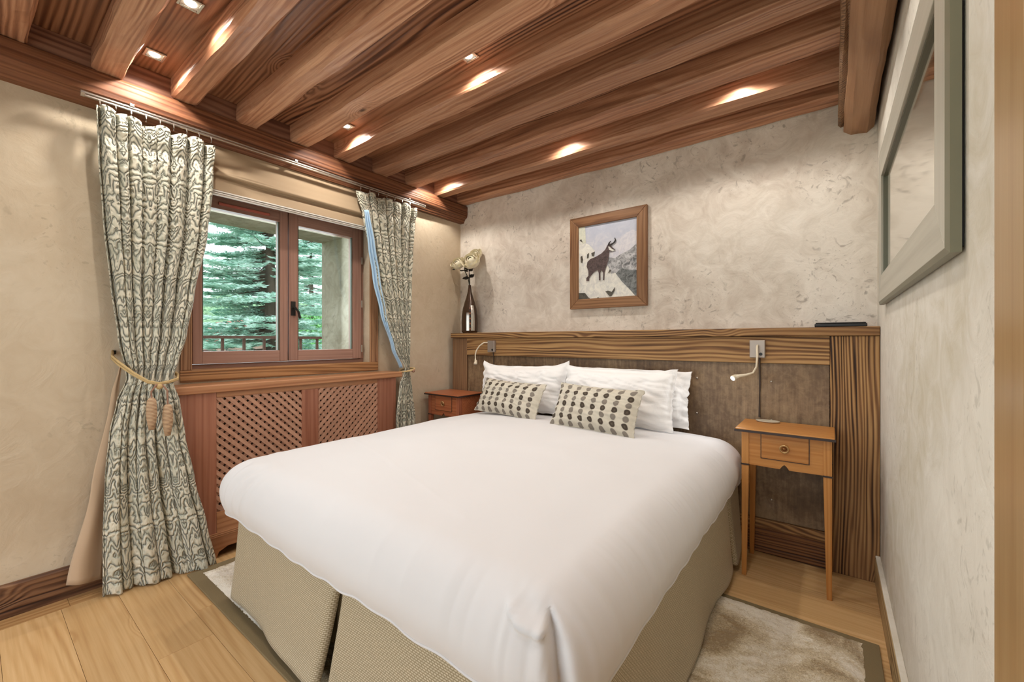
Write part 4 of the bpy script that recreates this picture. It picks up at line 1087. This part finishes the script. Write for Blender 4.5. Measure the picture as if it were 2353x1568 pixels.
tube(bm, [(-2.822+.062*math.cos(2*PI*i/n), 2.245+.060*math.sin(2*PI*i/n), 1.008+.012*math.sin(2*PI*i/n)) for i in range(n)], .007, 8, closed=True); obj('rope', at(t, bm), m_rope, t, smooth=True)
bm = bmesh.new(); bmesh.ops.create_icosphere(bm, subdivisions=2, radius=.015, matrix=Matrix.Translation((-2.762, 2.262, 1.002))); obj('knot', at(t, bm), m_taupe, t, smooth=True)
bm = bmesh.new(); tube(bm, [(-2.88, 2.27, 1.01), (-2.93, 2.33, 1.045), (XW+.001, 2.37, 1.06)], .006, 8); obj('cord', at(t, bm), m_rope, t, smooth=True)

# ================================================================== RECESSED SPOTLIGHTS
spots = [(-2.715, .580, 'recessed square spotlight nearest the big left curtain', 1), (-2.180, .585, 'recessed square spotlight cut by the top edge, beside the first joists', 1),
         (-2.590, 1.555, 'small square spotlight recessed near the window beam', 1), (-1.462, 1.545, 'glowing square spotlight in the middle of the ceiling', 1),
         (-2.70, 2.505, 'spotlight hidden between joists above the vase', 1), (-1.49, 2.505, 'spotlight hidden between joists above the chamois picture', 1), (-.40, 2.505, 'spotlight hidden between joists near the thick beam', 1),
         (-.35, 1.545, 'spotlight between joists above the honey nightstand side of the bed', 1), (-1.15, .58, 'spotlight between joists above the foot of the bed', .35), (-.28, .585, 'spotlight between joists beside the near end of the mirror', .6),
         (-2.0, -.38, 'fill spotlight added on the unseen ceiling, window side', .22), (-.8, -.38, 'fill spotlight added on the unseen ceiling, door side', .22)]  # these two lamps are added out of view to fill the room
for x, y, lab, on in spots:
    t = thing('recessed_spotlight', lab, 'spotlight', (x, y, ZC-.001), group='recessed ceiling spotlights')
    a, b = .041, .030
    bm = bmesh.new()
    for q in ((-a, a, -a, -b), (-a, a, b, a), (-a, -b, -b, b), (b, a, -b, b)): box(bm, q[0], q[1], q[2], q[3], -.007, .0)
    obj('trim_frame', bm, m_chrome, t, bevel=.002)
    bm = bmesh.new(); box(bm, -b, b, -b, b, -.0015, -.0005); obj('housing', bm, m_white, t)
    bm = bmesh.new(); lathe(bm, [(.022, -.0030), (.021, -.0060), (.010, -.0085), (.002, -.009)], 18); obj('bulb', bm, m_glow, t, smooth=True)
    L = bpy.data.lights.new('spotlight_beam', 'SPOT'); L.energy = SPOT_POWER*on; L.color = SPOT_COL; L.spot_size = math.radians(152); L.spot_blend = .55; L.shadow_soft_size = .025
    lo = bpy.data.objects.new('spotlight_beam', L); lo.location = (x, y, ZC-.022); C.objects.link(lo)

# ================================================================== OUTSIDE
g = struct('ground', B(-60, XO-.02, -30, 50, -3.2, -3.0), plain('meadow', sr(96, 128, 74), .95)); 
def tree_mat(nm, c1, c2):
    tt = NT(nm); v = tt.coord('Object', rnd=False); n = tt.noise(v, 3.5, 3)
    tt.b.inputs['Subsurface Weight'].default_value = 0
    return tt.out(tt.ramp(n, ((.35, c1), (.65, c2))), .7, 0, .2)
m_spruce = tree_mat('blue_spruce_needles', sr(140, 190, 168), sr(232, 252, 244)); m_bark = plain('bark', sr(104, 88, 76), .9)  # palest needle tone paints bright highlights into the foliage colour
m_green = tree_mat('bright_leaves', sr(62, 140, 72), sr(150, 214, 130))
def spruce(x, y, zb, h, rad, label, seed, nb=150, needles=26, mat=m_spruce, cut=(0, 1)):
    rr = random.Random(seed)
    t = thing('spruce_tree', label, 'tree', (x, y, zb), group='spruces in the garden')
    bm = bmesh.new(); tube(bm, [(0, 0, 0), (.03, .02, h*.5), (0, 0, h)], [.16, .10, .015], 10); obj('trunk', bm, m_bark, t, smooth=True)
    bm = bmesh.new(); bb = bmesh.new()
    for i in range(nb):
        hh = h*(.12+.86*(i+rr.random())/nb); an = rr.uniform(0, 2*PI); L_ = rad*(1-hh/h)**.75*rr.uniform(.75, 1.1)+.15
        d = Vector((math.cos(an), math.sin(an), 0)); base = Vector((0, 0, hh)); side = Vector((-d.y, d.x, 0))
        droop = rr.uniform(.10, .28)
        tube(bb, [base, base+d*L_*.5+Vector((0, 0, -droop*L_*.3)), base+d*L_+Vector((0, 0, -droop*L_*.3))], [.018, .010, .003], 4)
        m_ = int(needles*L_/rad)+6
        for k in range(m_):
            s = .12+.88*k/m_; c = base+d*(L_*s)+Vector((0, 0, -droop*L_*(.6*s if s < .5 else .3)))
            for sg in (-1, 1):
                tl = L_*.30*(1.1-s*.75)*rr.uniform(.7, 1.2); td = (side*sg+d*rr.uniform(.3, .9)+Vector((0, 0, rr.uniform(-.25, .12)))).normalized()
                # twig with needles: fan of thin leaves
                nn = 5
                for j in range(nn):
                    q = c+td*tl*(j+.5)/nn; nl = .075
                    for s2 in (-1, 1):
                        nd = (td*.7+td.cross(Vector((0, 0, 1))).normalized()*s2*.8+Vector((0, 0, rr.uniform(-.3, .4)))).normalized()
                        wv = Vector((rr.uniform(-1, 1), rr.uniform(-1, 1), rr.uniform(.2, 1))).normalized()*.015
                        bm.faces.new([bm.verts.new(z_) for z_ in (q-wv, q+nd*nl, q+wv)])
    obj('branches', bb, m_bark, t); o = obj('foliage', bm, mat, t, sub='nofix'); o['kind'] = 'stuff'
spruce(-7.4, 3.05, -3.0, 8.2, 2.1, 'blue-green spruce closest to the window, trunk behind the left pane', 3, 380, 34)
spruce(-15.0, 7.6, -3.0, 9.0, 2.4, 'blue spruce standing farther off behind the right pane', 5, 220, 24)
spruce(-12.6, 1.9, -3.0, 8.6, 2.3, 'spruce behind the nearest one, at the curtain side', 8, 220, 24)
def leafy(x, y, zb, r, n, label, seed):
    rr = random.Random(seed); t = thing('shrub', label, 'shrub', (x, y, zb))
    bm = bmesh.new(); tube(bm, [(0, 0, 0), (.05, 0, r*1.2)], [.08, .03], 8); obj('trunk', bm, m_bark, t)
    bm = bmesh.new()
    for i in range(n):
        d = Vector((rr.gauss(0, 1), rr.gauss(0, 1), rr.gauss(0, 1))).normalized(); c = Vector((0, 0, r*1.6))+Vector((d.x*r, d.y*r, d.z*r*1.5))*rr.uniform(.6, 1)
        a = Vector((rr.uniform(-1, 1), rr.uniform(-1, 1), rr.uniform(-1, 1))).normalized(); b = a.cross(d).normalized(); s = .055
        bm.faces.new([bm.verts.new(q) for q in (c-a*s, c+b*s*.5, c+a*s, c-b*s*.5)])
    o = obj('foliage', bm, m_green, t, sub='nofix'); o['kind'] = 'stuff'
leafy(-10.9, 5.5, -1.0, 1.0, 7000, 'bright green leafy shrub seen through the right pane', 4)
# balcony railing outside
t = thing('balcony_railing', 'dark brown balcony railing crossing outside both panes', 'railing', (-5.0, 2.4, 0))
m_rail = plain('brown_railing', sr(96, 62, 50), .7)
obj('handrail', at(t, B(-5.03, -4.97, 0, 5.2, 1.275, 1.305)), m_rail, t)
obj('lower_rail', at(t, B(-5.02, -4.98, 0, 5.2, .50, .54)), m_rail, t)
for i in range(27): obj('baluster', at(t, B(-5.012, -4.988, i*.2, i*.2+.024, .54, 1.275)), m_rail, t)
obj('balcony_floor', at(t, B(-5.06, XO-.03, 0, 5.2, -.12, 0)), m_rail, t)
# neighbouring chalet
m_pink = plain('pink_render', sr(222, 190, 178), .8); m_roof = plain('rust_roof', sr(176, 100, 84), .8)
t = thing('chalet', 'small pale chalet with rust-red roof far behind the spruces', 'house', (-26, 8.9, -3.0))
obj('wall', at(t, B(-28, -24.5, 6.6, 11.2, -3.0, 1.15)), m_pink, t)
bm = bmesh.new(); prism(bm, [(6.2, 1.15), (11.6, 1.15), (8.9, 2.35)], 'x', -28.4, -24.1); obj('roof', at(t, bm), m_roof, t)
for i in range(4):
    for z in (-1.6, -.1): obj('window', at(t, B(-24.52, -24.46, 7.0+i*1.05, 7.5+i*1.05, z, z+.9)), plain('dark_pane', sr(90, 60, 60), .3), t)
t = thing('red_stand_in', 'low red gabled shape standing in for a red object in the right pane', 'red_stand_in', (-20.3, 9.6, -3.0))  # gabled stand-in for a small red object outside, not a known building
obj('wall', at(t, B(-21.3, -19.4, 8.9, 10.3, -3.0, 1.48)), plain('red_boards', sr(206, 110, 108), .8), t)
bm = bmesh.new(); prism(bm, [(8.7, 1.48), (10.5, 1.48), (9.6, 2.2)], 'x', -21.4, -19.3); obj('roof', at(t, bm), plain('salmon_roof', sr(222, 140, 136), .8), t)
t = thing('hill', 'green wooded hillside far beyond the garden', 'hill', (-50, 25, -3.0))
bm = bmesh.new()
grid(bm, 60, 20, lambda u, v: (-42-22*v+2*nz(u*9, v*4), -40+130*u, -3.1+(9+5*nz(u*5, 3, 1))*v**.8+1.2*nz(u*24, v*9, 2)))
obj('slope', at(t, bm), tree_mat('wooded_slope', sr(70, 104, 72), sr(150, 186, 140)), t, smooth=True, sub='nofix')
